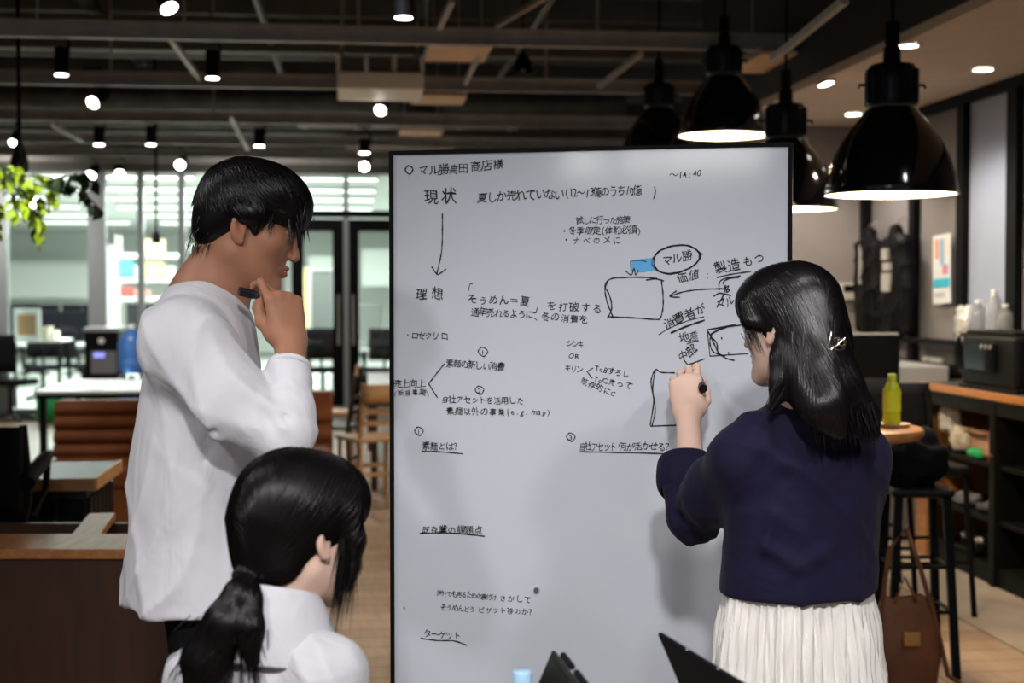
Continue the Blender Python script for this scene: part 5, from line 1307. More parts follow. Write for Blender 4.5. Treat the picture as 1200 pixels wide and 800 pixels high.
def mfold(X):
    arm = np.exp(-(((X - np.array(elR)) / np.array([.16, .16, .13])) ** 2).sum(1)); low = np.clip((1.25 - X[:, 2]) / .3, 0, 1)
    crease = 0
    for (p0, p1), a, w in (((pix(178, 446, 2.50), pix(250, 505, 2.46)), .012, .010), ((pix(196, 440, 2.50), pix(262, 488, 2.46)), -.008, .012), ((pix(205, 470, 2.5), pix(290, 530, 2.5)), .010, .016),
                           ((pix(255, 512, 2.55), pix(200, 600, 2.6)), .007, .014), ((pix(230, 560, 2.58), pix(205, 680, 2.58)), .006, .018), ((pix(318, 468, 2.50), pix(345, 500, 2.42)), .007, .007), ((pix(316, 480, 2.47), pix(340, 512, 2.42)), -.006, .006), ((pix(300, 470, 2.46), pix(330, 520, 2.42)), .006, .008)):
        a0 = np.array(p0); ab = np.array(p1) - a0; pa = X - a0; t = np.clip(pa @ ab / (ab @ ab), 0, 1); dd = np.linalg.norm(pa - t[:, None] * ab, axis=1)
        crease = crease + a * np.exp(-(dd / w) ** 2) * (1 - .5 * np.abs(2 * t - 1))
    return (f1(X) * (.75 + .6 * arm + .4 * low) + crease * 1.3).astype(np.float32)
T_.noise = mfold
T_.build('shirt', shirt, .0052, man, 2)
mb = MB(); ring = []
for i in range(40):
    a = 2 * math.pi * i / 40; p = nb + V3((.004, 0, .0)) + Rt * (.059 * math.cos(a)) + F_ * (.006 + .057 * math.sin(a)) + V3((0, 0, .016 - .030 * math.sin(a))); ring.append(p)
mb.tube(ring, .0065, 8, True).build('collar', shirt, man)
ring = []; ax_ = (cuff - elR).normalized(); fx, fy = frame_of(ax_)
for i in range(32): a = 2 * math.pi * i / 32; ring.append(cuff + ax_ * .016 + fx * (.0345 * math.cos(a)) + fy * (.0345 * math.sin(a)))
MB().tube([p + ax_ * o for o in (0,) for p in ring], .0055, 8, True).build('cuff', shirt, man)
ring = []
for i in range(64):
    a = 2 * math.pi * i / 64; q = pix(217, 705, 2.72); q.z = hem + .012; ring.append(q + Rt * (.199 * math.cos(a)) + F_ * (.134 * math.sin(a)))
pants = mat('black_trousers', (.008, .008, .01), .8, spec=.06, bump=.1, bscale=300, dist=.0006)
Q = SDF(); Q.ell(hip - V3((0, 0, .01)), (.150, .108, .13), Mb, .04)
for h0, kn_, an, to in legs: Q.chain([h0, kn_, an + V3((0, 0, .02))], [.095, .085, .07], .03)
Q.plane(V3((0, 0, .07)), (0, 0, -1)); Q.build('trousers', pants, .009, man, 2)
for h0, kn_, an, to in legs:
    S = SDF(); S.cone(an - V3((0, 0, .035)) - F_ * .02, to + F_ * .01, .047, .040, .02).plane(V3((0, 0, .002)), (0, 0, -1)).cone(an, an + V3((0, 0, .04)), .045, .045, .01); S.build('shoe', white, .006, man, 1)
# hair
Sh = SDF(); k = Hm.k; e = lambda c, r, kk=.02, rot=None, sub=False: Sh.ell(Hm.p(*c), [q * k for q in r], Hm.M if rot is None else rot, kk, sub)
e((0, -.010, .050), (.082, .092, .081), .02); e((0, .040, .070), (.076, .066, .056), .03); e((0, -.046, -.004), (.068, .056, .066), .03)
e((0, .078, .052), (.064, .034, .038), .02)
e((0, .066, -.052), (.12, .062, .078), .010, sub=True)
for s in (-1, 1): e((s * .100, .024, -.020), (.040, .034, .038), .010, sub=True); e((s * .077, .004, .026), (.017, .034, .024), .012); e((s * .070, .026, .008), (.008, .011, .020), .010)
hairm = Sh.build('hair', hair_m, .0042, man, 1)
rs = np.random.RandomState(5); st = rs.normal(0, 1, (2600, 3)); st /= np.linalg.norm(st, axis=1, keepdims=True); st[:, 2] = np.abs(st[:, 2]) * .9 - .1
P0 = np.array([Hm.p(*(v * np.array([.085, .10, .085]) + np.array([0, -.01, .05]))) for v in st]); whorl = np.array([.0, -.05, .125])
def mflow(X):
    L = Hm.loc(X) - whorl; d = L.copy(); d[:, 1] += .04; d[:, 2] = -.35 * np.linalg.norm(L[:, :2], axis=1) - .02; return (d @ Hm.M.T / np.linalg.norm(d, axis=1, keepdims=True)).astype(np.float32)
V1, F1 = ribbons('h', None, None, Sh, P0, mflow, 10, .009, rs.randint(4, 8, len(P0)), .0026, (.0005, .004), 5, .22)
# fringe and nape tips that leave the volume
def loose(n, region, dirn, L, w, seed, H, jit=.3, curve=(0, 0, -1), cv=.3, seg=6):
    rs = np.random.RandomState(seed); Vs = []; Fs = []; o = 0
    for i in range(n):
        c = region(rs); d = V3(dirn) + V3(rs.normal(0, jit, 3)); d.normalize(); l = L * rs.uniform(.5, 1.15); cu_ = V3(curve) * cv
        pts = [H.p(*c)]; dd = d
        for j in range(seg): dd = (dd + cu_ / seg).normalized(); pts.append(pts[-1] + (H.r * dd.x + H.f * dd.y + H.u * dd.z) * (l / seg))
        P = np.array([list(q) for q in pts]); T = np.gradient(P, axis=0); sd = np.cross(T, rs.normal(0, 1, 3)); sd /= np.linalg.norm(sd, axis=1, keepdims=True) + 1e-9
        ww = (w * rs.uniform(.6, 1.2) * (1 - np.linspace(0, 1, seg + 1) ** 1.5 * .9) / 2)[:, None]
        nn = np.cross(sd, T); nn /= np.linalg.norm(nn, axis=1, keepdims=True) + 1e-9
        Vs.append(np.stack([P - sd * ww, P + nn * ww, P + sd * ww], 1).reshape(-1, 3)); b = o + 3 * np.arange(seg)
        for q in (0, 1): Fs.append(np.stack([b + q, b + q + 1, b + q + 4, b + q + 3], 1))
        o += 3 * (seg + 1)
    return np.concatenate(Vs), np.concatenate(Fs)
fr1 = loose(190, lambda r: (r.uniform(-.06, .066), .070 + r.uniform(0, .035), .045 + r.uniform(-.012, .045)), (0.05, .35, -1), .050, .0030, 1, Hm, .2, (0, -.3, -1), .3)
fr2 = loose(34, lambda r: (r.uniform(-.02, .05), .085 + r.uniform(0, .018), .075 + r.uniform(-.01, .02)), (0, .9, -.35), .055, .0018, 2, Hm, .18, (0, -.8, -1.2), 1.2)
na = loose(220, lambda r: (r.uniform(-.060, .064), -.068 + r.uniform(-.024, .02), -.040 + r.uniform(-.025, .035)), (0, .05, -1), .026, .0022, 3, Hm, .14, (0, .2, -1), .3)
sb = loose(100, lambda r: (.066 + r.uniform(0, .012), .000 + r.uniform(-.028, .055), .028 + r.uniform(-.01, .016)), (.05, .12, -1), .030, .0022, 4, Hm, .25)
V1, F1 = join_raw([(V1, F1), fr1, fr2, na, sb]); raw_mesh('hair_strands', V1, F1, hair_m, man)
# marker held at the chin
mk_m = mat('marker_body_black', (.012, .012, .014), .35)
p0 = pix(280, 341, 2.60); p1 = pix(322, 351, 2.63)
pn = thing('marker_pen', 'black marker pen held in the fist of the standing man under his chin', 'pen', p0)
MB().cyl(p0, p0.lerp(p1, .42), .0085, n=20).build('cap', mk_m, pn); MB().cyl(p0.lerp(p1, .42), p1, .0075, n=20).build('barrel', mat('marker_barrel', (.03, .03, .034), .3), pn)
MB().beam(p0.lerp(p1, .03) + V3((0, -.009, .002)), p0.lerp(p1, .40) + V3((0, -.009, .002)), .003, .002).build('cap_clip', mk_m, pn)

# =============================================================== seated woman with a ponytail
girl = thing('person', 'seated woman seen from behind with a low black ponytail and a white collared shirt', 'person', (-.37, 2.10, 0))
pale = skin('light_skin', (.74, .51, .41))
gy = R_(48); gd = V3((math.sin(gy), math.cos(gy), 0))
Hg = Frame(pix(351, 624, 2.10), gd + V3((0, 0 , -.16)), scale=.90)
Rg = V3((math.cos(R_(32)), -math.sin(R_(32)), 0)); Fg = V3((math.sin(R_(32)), math.cos(R_(32)), 0)); Mg = np.array([[Rg.x, Fg.x, 0], [Rg.y, Fg.y, 0], [0, 0, 1]])
nbg = pix(322, 728, 2.07)
shr = pix(376, 781, 2.03); shl = pix(240, 792, 2.15)
B = SDF(); head(B, Hg, female=True, neck_to=nbg, nr=.046)
chg = (shr + shl) / 2 + V3((0, 0, -.12)) + Fg * .01; hpg = V3((-.37, 2.13, .56)); wsg = chg.lerp(hpg, .55)
B.ell(chg, (.145, .09, .16), Mg, .04); B.ell(wsg, (.125, .085, .13), Mg, .05); B.ell(hpg, (.17, .12, .11), Mg, .05)
arms = []
for sh_, s in ((shr, 1), (shl, -1)):
    B.cone(nbg - V3((0, 0, .03)), sh_, .045, .042, .04); el = sh_ + V3((0, 0, -.25)) + Fg * .05 + Rg * s * .03; wr = el + Fg * .20 - Rg * s * .08 + V3((0, 0, -.03)); B.chain([sh_, el, wr], [.044, .034, .024], .02); arms.append((sh_, el, wr, s))
    hand(B, wr, Fg - Rg * s * .2 + V3((0, 0, -.1)), V3((0, 0, 1)), -Rg * s, [(15, 25, 15)] * 4, .9)
lg = []
for s in (-1, 1):
    h0 = hpg + Rg * s * .08; kn_ = h0 + Fg * .38 + Rg * s * .02 + V3((0, 0, -.06)); an = V3((kn_.x, kn_.y, .09)); to = an + Fg * .13 - V3((0, 0, .04)); B.chain([h0, kn_, an], [.078, .052, .036], .03); B.cone(an - V3((0, 0, .03)), to, .036, .026, .02); lg.append((h0, kn_, an, to))
B.build('body', pale, .0042, girl, 1, head_tone(Hg))
cotton = mat('white_cotton', (.64, .635, .68), .8, bump=.12, bscale=300, dist=.0006, sheen=.1, wr=(12, .45, .015))
T2 = SDF(); T2.ell(chg + V3((0, 0, .01)), (.150, .106, .165), Mg, .05); T2.ell(wsg, (.165, .115, .17), Mg, .06); T2.ell(hpg + V3((0, 0, .05)), (.185, .135, .13), Mg, .05)
for sh_, el, wr, s in arms:
    T2.cone(nbg - V3((0, 0, .055)), sh_ + V3((0, 0, -.014)), .048, .054, .04); T2.chain([sh_ + V3((0, 0, -.012)), el, wr], [.058, .052, .042], .03)
T2.cone(nbg - V3((0, 0, .012)), nbg - V3((0, 0, .06)), .052, .064, .03)
fg_ = folds(.009, [((.3, .2, .9), 26, .7), ((.9, -.3, .4), 30, .8), ((.8, .5, -.1), 22, .7)], 8); T2.noise = lambda X: fg_(X)
T2.plane(V3((0, 0, .52)), (0, 0, -1)); T2.build('shirt', cotton, .0052, girl, 2)
rows = []
for i in range(49):
    a = 2 * math.pi * i / 48 + math.pi / 2; fr = math.sin(a); row = []
    for t, rr, zz in ((0, .054, .018), (.3, .056, .034), (.5, .060, .038), (.75, .070, .024), (1, .084, -.018), (1.12, .087, -.062)):
        gap = 1 + .12 * max(0, fr) * t
        row.append(nbg + Rg * (rr * 1.04 * gap * math.cos(a)) + Fg * (rr * gap * math.sin(a) * 1.0) + V3((0, 0, zz + .024 * max(0, 1 - t) - .016 * fr - .012 * max(0, fr) * t)))
    rows.append(row)
MB().grid(rows).build('collar', cotton, girl, solid=.0025, sub=1)
pg_m = mat('beige_trousers', (.30, .26, .21), .8)
Q = SDF(); Q.ell(hpg, (.18, .13, .11), Mg, .04)
for h0, kn_, an, to in lg: Q.chain([h0, kn_, an + V3((0, 0, .03))], [.09, .068, .055], .03)
Q.build('trousers', pg_m, .009, girl, 2)
for h0, kn_, an, to in lg: SDF().cone(an - V3((0, 0, .035)) - Fg * .015, to, .042, .034, .02).plane(V3((0, 0, .002)), (0, 0, -1)).build('shoe', black, .006, girl, 1)
# hair: cap, ponytail
Sg = SDF(); k = Hg.k; e = lambda c, r, kk=.02, rot=None, sub=False: Sg.ell(Hg.p(*c), [q * k for q in r], Hg.M if rot is None else rot, kk, sub)
e((0, -.014, .046), (.090, .108, .092), .02); e((0, -.050, -.032), (.066, .058, .066), .03); e((0, .045, .060), (.078, .066, .062), .03)
e((0, .094, -.046), (.085, .060, .085), .012, sub=True)
for s in (-1, 1): e((s * .100, .020, -.056), (.040, .040, .044), .012, sub=True); Sg.chain([Hg.p(s * .080, .040, .05), Hg.p(s * .086, .052, .0), Hg.p(s * .080, .058, -.045), Hg.p(s * .074, .058, -.085)], [.014, .011, .008, .003], .015)
tie = pix(290, 672, 2.03); bk0 = Hg.p(0, -.105, -.035)
Sg.chain([Hg.p(0, -.07, .0), tie], [.050, .011], .03)
tail = [tie, pix(279, 695, 1.995), pix(262, 730, 1.98), pix(242, 775, 1.985), pix(232, 830, 1.99)]
tail2 = [tie, pix(291, 700, 1.99), pix(290, 735, 1.975), pix(296, 775, 1.98)]
Sg.chain(tail, [.010, .016, .025, .032, .014], .010); Sg.chain(tail2, [.010, .016, .020, .007], .010)
Sg.build('hair', hair_m, .0042, girl, 1)
rs = np.random.RandomState(6); st = rs.normal(0, 1, (4200, 3)); st /= np.linalg.norm(st, axis=1, keepdims=True); st = st[st[:, 2] > -.5]
P0 = np.array([Hg.p(*(v * np.array([.09, .108, .092]) + np.array([0, -.014, .046]))) for v in st]); tl = np.array(tie)
def gflow(X):
    d = tl - X; L = Hg.loc(X); d = d / np.linalg.norm(d, axis=1, keepdims=True); part = np.zeros_like(X); part[:, 0] = np.sign(L[:, 0]) * np.exp(-(L[:, 0] / .03) ** 2) * 1.2
    front = np.clip((L[:, 1] - .03) / .03, 0, 1)[:, None]; dn = np.array([0, .1, -1.]) @ Hg.M.T
    return ((d + part @ Hg.M.T) * (1 - .6 * front) + dn * front * .8 + np.array([0, 0, -.12])).astype(np.float32)
Va = ribbons('h', None, None, Sg, P0, gflow, 16, .010, rs.randint(7, 16, len(P0)), .0026, (.0003, .0022), 6, .05)
tp = []
for i in range(1300):
    src = tail if rs.rand() < .66 else tail2; j = rs.randint(0, len(src) - 1); tp.append(np.array(src[j].lerp(src[j + 1], rs.rand())) + rs.normal(0, .012, 3))
def tflow(X):
    a = np.array(tail[0]); b = np.array(tail[-1]); d = (b - a) / np.linalg.norm(b - a); return (np.tile(d, (len(X), 1)) + np.stack([np.clip((X[:, 0] - tl[0]) * 6, -.5, .8), 0 * X[:, 0], 0 * X[:, 0]], 1)).astype(np.float32)
Vb = ribbons('h', None, None, Sg, np.array(tp), tflow, 14, .011, rs.randint(6, 14, 1300), .0024, (.0003, .003), 7, .12)
W0 = Frame((0, 0, 0), (0, 1, 0))
def reg(poly): return lambda r: (lambda a: tuple(a))(poly[int(r.rand() * (len(poly) - 1))].lerp(poly[int(r.rand() * (len(poly) - 1))], r.rand() * .5) + V3(r.normal(0, .010, 3)))
Vc = loose(160, lambda r: tuple(tail[3].lerp(tail[4], r.rand() * .8) + V3(r.normal(0, .016, 3))), (-.30, 0, -1), .075, .0024, 9, W0, .22, (0, 0, -1), .2)
Vd = loose(60, lambda r: tuple(tail[2].lerp(tail[3], r.rand()) + V3(r.normal(0, .014, 3)) + V3((-.015, 0, 0))), (-.8, 0, -.75), .06, .0016, 10, W0, .2, (0, 0, -1), .4)
Ve = loose(70, lambda r: tuple(tail2[2].lerp(tail2[3], r.rand()) + V3(r.normal(0, .008, 3))), (.15, 0, -1), .06, .0022, 11, W0, .12, (0, 0, -1), .2)
Vf = loose(160, lambda r: tuple(Hg.p(.078 + r.uniform(-.006, .008), .045 + r.uniform(-.016, .022), -.02 + r.uniform(-.03, .06))), tuple(Hg.u * -1), .10, .0020, 12, W0, .06, (-.12, -.05, -1), .25, 8)
Vg = loose(60, lambda r: tuple(Hg.p(-.078 + r.uniform(-.006, .008), .05 + r.uniform(-.016, .022), -.02 + r.uniform(-.03, .04))), tuple(Hg.u * -1), .09, .0020, 13, W0, .06, (0, 0, -1), .25, 8)
V1, F1 = join_raw([Va, Vb, Vc, Vd, Ve, Vf, Vg]); raw_mesh('hair_strands', V1, F1, hair_m, girl)
td = (tail[1] - tie).normalized(); fx, fy = frame_of(td)
mb = MB()
for j in range(3): mb.tube([tie + td * (-.004 + .007 * j) + fx * (.0165 * math.cos(a)) + fy * (.0165 * math.sin(a)) for a in np.linspace(0, 2 * math.pi, 24, endpoint=False)], .0042, 8, True)
mb.build('hair_tie', mat('black_elastic', (.02, .02, .025), .7), girl)

# =============================================================== woman writing
wom = thing('person', 'woman in a navy cardigan and white skirt writing on the board, half-up black hair', 'person', (pix(935, 700, 2.62).x, 2.62, 0))
wy = R_(46); wd = V3((-math.sin(wy), math.cos(wy), 0)); Hw = Frame(pix(927, 383, 2.58), wd + V3((0, 0, -.10)), scale=.86)
by = R_(20); Fw = V3((-math.sin(by), math.cos(by), 0)); Rw = V3((math.cos(by), math.sin(by), 0)); Mw = np.array([[Rw.x, Fw.x, 0], [Rw.y, Fw.y, 0], [0, 0, 1]])
nbw = pix(942, 492, 2.58); sl_ = pix(872, 531, 2.575); sr_ = pix(1004, 528, 2.66)
elw = pix(812, 598, 2.80); wrw = pix(806, 486, 2.985)
B = SDF(); head(B, Hw, female=True, neck_to=nbw, nr=.046)
chw = pix(940, 585, 2.61); waw = pix(937, 670, 2.62); hpw = pix(935, 745, 2.63)
B.ell(chw, (.145, .088, .16), Mw, .04); B.ell(waw, (.12, .08, .13), Mw, .05); B.ell(hpw, (.115, .075, .12), Mw, .05)
B.cone(nbw - V3((0, 0, .03)), sl_, .045, .042, .04); B.cone(nbw - V3((0, 0, .03)), sr_, .045, .042, .04)
B.chain([sl_, elw, wrw], [.044, .035, .0235], .02)
erw = sr_ + V3((0, 0, -.25)) + Fw * .06 + Rw * .015; wrr = erw + Fw * .16 + V3((-.03, 0, -.14)); B.chain([sr_, erw, wrr], [.044, .034, .024], .02); hand(B, wrr, V3((0, .3, -1)), Rw, Fw, [(20, 30, 20)] * 4, .9)
for s in (-1, 1):
    h0 = hpw + Rw * s * .055; kn_ = V3((h0.x, h0.y, .46)) + Fw * .01; an = V3((h0.x, h0.y, .09)); to = an + Fw * .13 - V3((0, 0, .045)); B.chain([h0, kn_, an], [.060, .048, .034], .03); B.cone(an - V3((0, 0, .03)), to, .034, .025, .02)
# writing hand: palm to the board, fingers curled, pen between thumb and index finger
kdir = pix(803, 443, 3.02) - wrw; k = .92
tipsW, thW = hand(B, wrw, kdir, V3((-.10, -1, .12)), V3((1, 0, 0)), [(22, 78, 45), (38, 84, 50), (46, 88, 55), (52, 88, 55)], k,
    [(.026, .020, -.014), (.044, .044, -.030), (.046, .070, -.042), (.040, .094, -.052)], .05)
B.build('body', pale, .0036, wom, 1, head_tone(Hw))
nail = mat('finger_nail', (.80, .45, .42), .25)
tn = thW[3] - V3((-.002, .004, -.004)); MB().ball(tn + V3((.0, -.004, .002)), .0055, 10, sq=(1, .35, 1.2)).build('nail', nail, wom)
# pen
q0 = pix(824, 455, 2.985); q1 = bpnt(*bproj(812, 428), .004)
pw = thing('marker_pen', 'dark marker pen in the raised hand of the woman writing on the board', 'pen', q0)
ax2 = (q1 - q0).normalized(); LL = (q1 - q0).length
MB().cyl(q0, q0 + ax2 * (LL - .028), .0085, n=20).build('barrel', mat('brown_black_barrel', (.022, .015, .012), .3), pw); MB().cyl(q0 - ax2 * .001, q0 + ax2 * .014, .0092, n=20).build('end_cap', mk_m, pw)
MB().cyl(q0 + ax2 * .018, q0 + ax2 * .022, .0088, n=20).build('printed_ring', mat('pale_print', (.4, .33, .26), .4), pw)
MB().cyl(q0 + ax2 * (LL - .028), q0 + ax2 * (LL - .008), .0075, .004, n=16).build('nose', mk_m, pw); MB().cyl(q0 + ax2 * (LL - .008), q1, .0025, .002, n=10).build('tip', mat('felt_tip', (.02, .02, .02), .9), pw)
# cardigan
navy = mat('navy_knit', (.012, .0095, .031), .8, spec=.12, bump=.3, bscale=520, dist=.0006, sheen=.03, wr=(9, .4, .02))
T3 = SDF(); T3.ell(chw + V3((0, 0, .03)), (.150, .100, .165), Mw, .05); T3.ell(pix(938, 640, 2.62), (.146, .104, .15), Mw, .05); T3.ell(pix(935, 700, 2.62), (.150, .112, .13), Mw, .05)
T3.cone(nbw - V3((0, 0, .040)), sl_ + V3((0, 0, -.012)), .046, .055, .04); T3.cone(nbw - V3((0, 0, .040)), sr_ + V3((0, 0, -.012)), .046, .055, .04); T3.cone(nbw - V3((0, 0, .02)), nbw - V3((0, 0, .07)), .054, .07, .03)
T3.chain([sl_ + V3((0, 0, -.01)), sl_.lerp(elw, .5) + V3((0, 0, -.01)), elw + V3((.004, 0, -.010))], [.050, .052, .049], .05)
cu = elw.lerp(wrw, .30); T3.chain([elw + V3((0, 0, -.010)), elw.lerp(wrw, .2) + V3((-.006, 0, 0)), cu], [.052, .044, .036], .02)
T3.chain([sr_ + V3((0, 0, -.01)), erw, wrr], [.056, .050, .040], .03)
T3.cone(cu + (wrw - elw).normalized() * .06, elw.lerp(wrw, .12), .038, .030, .004, True)
hz = pix(930, 706, 2.52).z
f3 = folds(.009, [((.6, .2, .8), 22, .9), ((.95, .1, -.35), 20, .7), ((.7, -.2, .6), 34, .5)], 21)
def wfold(X):
    arm = np.exp(-(((X - np.array(elw)) / np.array([.12, .14, .12])) ** 2).sum(1)); cr = 0
    for (a_, b_), am, w in (((pix(915, 560, 2.5), pix(885, 640, 2.5)), .007, .014), ((pix(888, 636, 2.5), pix(935, 664, 2.5)), -.005, .012), ((pix(935, 664, 2.5), pix(985, 640, 2.5)), -.004, .016), ((pix(905, 600, 2.5), pix(880, 690, 2.5)), -.008, .012), ((pix(900, 540, 2.5), pix(885, 600, 2.5)), .010, .016), ((pix(795, 605, 2.75), pix(845, 582, 2.70)), .008, .008), ((pix(800, 620, 2.75), pix(838, 600, 2.70)), -.008, .007)):
        a0 = np.array(a_); ab = np.array(b_) - a0; pa = X - a0; t = np.clip(pa @ ab / (ab @ ab), 0, 1); dd = np.linalg.norm(pa - t[:, None] * ab, axis=1); cr = cr + am * np.exp(-(dd / w) ** 2)
    return (f3(X) * (.8 + 1.3 * arm) + cr * 1.4).astype(np.float32)
T3.noise = wfold
T3.ell(pix(935, 715, 2.62), (.136, .100, .12), Mw, .004, True)
T3.plane(V3((0, 0, hz)), (0, 0, -1)); T3.plane(cu + (wrw - elw).normalized() * .012, (wrw - elw).normalized(), .004) if False else None
T3.build('cardigan', navy, .005, wom, 2)
# turned-up cuff, flaring
axc = (wrw - elw).normalized(); fx, fy = frame_of(axc); rows = []
for i in range(37):
    a = 2 * math.pi * i / 36; dv = fx * math.cos(a) + fy * math.sin(a); fl = 1 + .45 * max(0, -dv.x) ** 2
    rows.append([cu + axc * t + dv * (r * (fl if t < 0 or r > .04 else 1)) for t, r in ((-.030, .043), (-.02, .049), (.01, .050), (.048, .047), (.050, .044), (.042, .041), (-.01, .036))])
MB().grid(rows).build('cuff', navy, wom, sub=1)
# skirt
skm = mat('crinkled_white_skirt', (.80, .78, .74), .8, bump=.35, bscale=60, dist=.004, stretch=(5, 5, .6))
rs2 = np.random.RandomState(3); ph = rs2.uniform(0, 6, 8); rows = []
for i in range(361):
    a = 2 * math.pi * i / 360; row = []
    for j in range(40):
        t = j / 39; z = (hz + .07) * (1 - t) + .22 * t; r = .112 + .008 * min(1, t * 6) + .09 * t ** 1.25
        w = min(1, t * 5 + .15); pl = .0042 * w * (math.sin(46 * a + .7 * math.sin(z * 9 + a * 3) + ph[0]) + .55 * math.sin(71 * a + z * 6 + ph[1]) + .4 * math.sin(29 * a - z * 5 + ph[2])) + .008 * w * math.sin(7 * a + 2 * t + ph[3]) + .0022 * w * math.sin(z * 60 + 9 * math.sin(a * 11))
        cx = pix(935, 700, 2.62); row.append(V3((cx.x, cx.y, 0)) + Rw * ((r * 1.16 + pl) * math.cos(a)) + Fw * ((r * .84 + pl) * math.sin(a)) + V3((0, 0, z)))
    rows.append(row)
MB().grid(rows).build('skirt', skm, wom)
for s in (-1, 1):
    h0 = hpw + Rw * s * .055; an = V3((h0.x, h0.y, .09)); to = an + Fw * .13 - V3((0, 0, .045)); SDF().cone(an - V3((0, 0, .04)) - Fw * .01, to, .042, .032, .02).plane(V3((0, 0, .002)), (0, 0, -1)).build('shoe', black, .006, wom, 1)
# hair, half up, falling over the shoulders
Sw = SDF(); k = Hw.k; e = lambda c, r, kk=.02, rot=None, sub=False: Sw.ell(Hw.p(*c), [q * k for q in r], Hw.M if rot is None else rot, kk, sub)
e((0, -.012, .044), (.086, .104, .092), .02); e((0, .045, .056), (.078, .068, .064), .03); e((0, -.055, -.035), (.078, .066, .080), .03)
e((0, .094, -.046), (.082, .058, .085), .012, sub=True)
e((-.104, .034, -.046), (.040, .034, .046), .012, sub=True); e((.104, .030, -.046), (.040, .036, .046), .012, sub=True)
Sw.chain([Hw.p(-.072, .055, .05), Hw.p(-.080, .050, .02), Hw.p(-.082, .030, .012)], [.014, .010, .006], .015)
fallc = [pix(948, 395, 2.545), pix(952, 445, 2.495), pix(966, 478, 2.455), pix(982, 505, 2.45)]
fall2 = [pix(958, 400, 2.56), pix(985, 455, 2.51), pix(1008, 490, 2.50), pix(1020, 508, 2.50)]
fall3 = [pix(918, 420, 2.52), pix(915, 452, 2.50), pix(905, 476, 2.50)]
Sw.chain(fallc, [.045, .040, .028, .010], .05); Sw.chain(fall2, [.032, .030, .022, .010], .04); Sw.chain(fall3, [.022, .014, .005], .02)
Sw.build('hair', hair_m, .0042, wom, 1)
rs = np.random.RandomState(8); st = rs.normal(0, 1, (4200, 3)); st /= np.linalg.norm(st, axis=1, keepdims=True); st = st[st[:, 2] > -.5]
P0 = np.array([Hw.p(*(v * np.array([.088, .108, .094]) + np.array([0, -.014, .044]))) for v in st]); clip = pix(981, 403, 2.48)
cl0 = Hw.p(0, -.112, -.02)
def wflow(X):
    L = Hw.loc(X); d = np.array([0, -.45, -1.])[None, :].repeat(len(X), 0); d[:, 0] = np.sign(L[:, 0]) * 1.3 * np.exp(-(L[:, 0] / .035) ** 2) ; top = np.clip((L[:, 2] - .06) / .06, 0, 1); d[:, 1] -= top * 1.0
    return (d @ Hw.M.T).astype(np.float32)
Va = ribbons('h', None, None, Sw, P0, wflow, 18, .011, rs.randint(8, 18, len(P0)), .0026, (.0003, .0022), 8, .05)
tp = []
for i in range(1900):
    src = (fallc, fallc, fall2, fall3)[rs.randint(0, 4)]; j = rs.randint(0, len(src) - 1); tp.append(np.array(src[j].lerp(src[j + 1], rs.rand())) + rs.normal(0, .022, 3) + np.array([0, -.03, 0]))
def fflow(X): return (np.array([.34, .05, -1.])[None, :].repeat(len(X), 0) + np.stack([np.clip((X[:, 0] - fallc[2].x) * 3, -.5, .5), 0 * X[:, 0], 0 * X[:, 0]], 1)).astype(np.float32)
Vb = ribbons('h', None, None, Sw, np.array(tp), fflow, 12, .010, rs.randint(5, 12, len(tp)), .0026, (.0003, .003), 9, .10)
Vc = loose(560, lambda r: tuple(pix(945 + 78 * r.rand(), 470 + 16 * r.rand(), 2.445 + .03 * r.rand())), (.22, -.02, -1), .062, .0034, 14, W0, .10, (-.1, .25, -1), .3)
Vd = loose(26, lambda r: tuple(pix(912 + 10 * r.rand(), 440 + 14 * r.rand(), 2.46 + .02 * r.rand())), (-.55, 0, -1), .085, .0014, 15, W0, .10, (-.3, 0, -1), .5)
Ve = loose(46, lambda r: tuple(Hw.p(-.078 + r.uniform(-.006, .004), .052 + r.uniform(-.012, .02), .012 + r.uniform(-.02, .03))), tuple(Hw.u * -1 - Hw.f * .35), .055, .0018, 16, W0, .08, (.4, 0, -.6), .6)
V1, F1 = join_raw([Va, Vb, Vc, Vd, Ve]); raw_mesh('hair_strands', V1, F1, mat('glossy_black_hair', (.005, .004, .005), .30, spec=.42), wom)
# hair clip: bent wire loops
dcl = 2.25; o_c = np.array([0, 0, CAM_H])
while dcl < 2.75 and Sw.at(np.array([list(pix(979, 403, dcl))]))[0] > .006: dcl += .002
_pix = pix
def pix(x, y, d): return _pix(x, y, d - 2.482 + dcl) if 2.47 < d < 2.50 else _pix(x, y, d)
hc = thing('hair_clip', 'shiny silver wire hair clip at the back of the head of the writing woman', 'hair clip', clip)
sil = mat('polished_silver', (.85, .82, .72), .15, 1)
a = pix(972, 412, 2.488); MB().tube([pix(974, 388, 2.485), pix(973, 396, 2.48), pix(972, 406, 2.478), pix(969, 412, 2.48)], .0022, 8).build('pin', sil, hc)
def loop(cx, cy, rx, ry, d): return [pix(cx + rx * math.cos(t), cy + ry * math.sin(t), d + .006 * math.sin(2 * t)) for t in np.linspace(0, 2 * math.pi, 20, endpoint=False)]
MB().tube(loop(983, 403, 7, 7, 2.488), .0019, 8, True).build('loop', sil, hc); MB().tube(loop(986, 401, 4.5, 4, 2.482), .0017, 8, True).build('loop', sil, hc); MB().tube([pix(971, 410, 2.48), pix(979, 406, 2.478), pix(990, 396, 2.484)], .0019, 8).build('pin', sil, hc)

pix = _pix
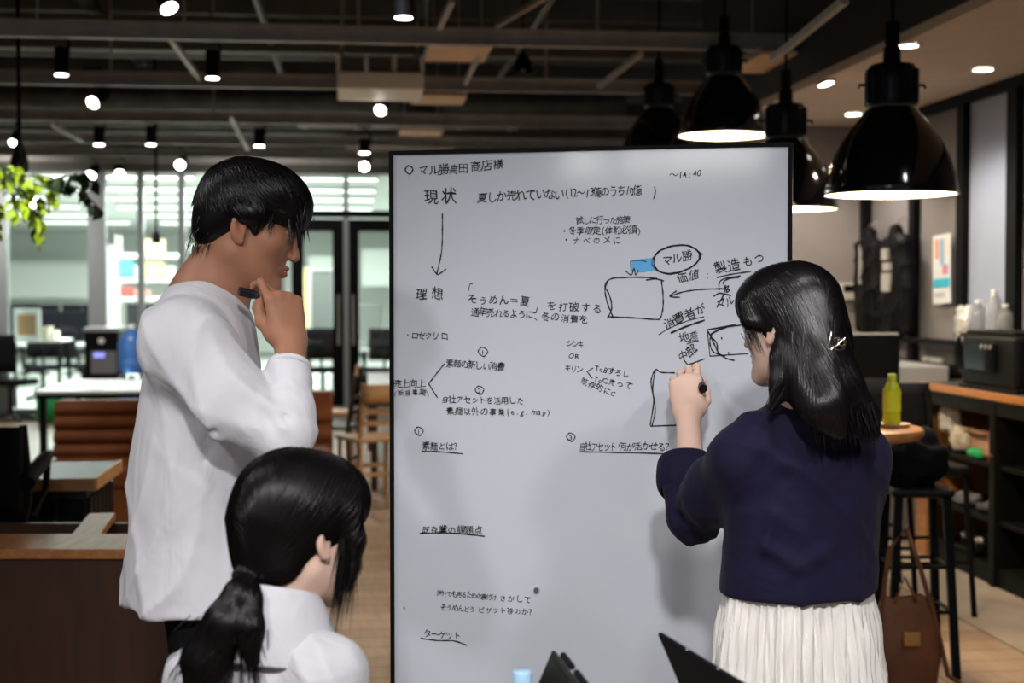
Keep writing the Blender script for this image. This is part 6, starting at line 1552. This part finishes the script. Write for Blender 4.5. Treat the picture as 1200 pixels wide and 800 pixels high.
# =============================================================== jackets on the wall
jm = mat('black_nylon', (.006, .006, .008), .5, spec=.08, bump=.3, bscale=30, dist=.01)
for px, w, lab, prints in ((1040, .30, 'black jacket with a narrow white stripe hanging on the wall, left one', ((0, .10, .022, .26),)), (1072, .36, 'black jacket with white print blocks hanging on the wall beside the poster', ((.02, .16, .10, .07), (-.01, .08, .12, .05), (0, -.02, .14, .12)))):
    vv = wall_v(px); o_ = room(3.47, vv, 1.55); ja = thing('jacket', lab, 'jacket', o_, 0, 'black jackets hanging on the right wall')
    along = room(0, 1, 0) - room(0, 0, 0); wallw = w * 1.25; S = SDF(); D_ = lambda a, z, o=0: o_ + along * a + room(-1, 0, 0) * o + V3((0, 0, z))
    Mj = np.array([list(along), list(room(-1, 0, 0)), [0, 0, 1]]).T
    S.ell(D_(0, .0), (wallw * .42, .06, .30), Mj, .05); S.ell(D_(0, -.22), (wallw * .40, .06, .18), Mj, .05); S.cone(D_(-wallw * .28, .22), D_(wallw * .28, .22), .055, .055, .04)
    for s in (-1, 1): S.chain([D_(s * wallw * .34, .21), D_(s * wallw * .46, -.05), D_(s * wallw * .44, -.32)], [.05, .045, .035], .02)
    S.cone(D_(0, .26), D_(0, .31), .05, .045, .02); S.noise = folds(.014, [((0, .2, 1), 26, 1), ((.2, 1, .3), 24, .8)], int(px)); S.build('shell', jm, .009, ja, 1)
    MB().tube([D_(-.14, .25, 0), D_(0, .32, 0), D_(.14, .25, 0)], .008).build('hanger', black, ja); MB().tube([D_(0, .32, 0), D_(0, .37, -.0), D_(0, .40, -.06)], .004).build('hook', strutm, ja)
    for a_, z_, pw_, ph_ in prints:
        mb = MB(); vs = [D_(a_ + i * pw_ / 2, z_ + j * ph_ / 2, o) for i in (-1, 1) for o in (.055, .072) for j in (-1, 1)]; mb.add(vs, [(0, 1, 3, 2), (4, 6, 7, 5), (0, 4, 5, 1), (2, 3, 7, 6), (0, 2, 6, 4), (1, 5, 7, 3)]).build('printed_patch', mat('white_print', (.42, .42, .42), .6), ja)
for o in bpy.data.objects:
    if 'local' in o: del o['local']
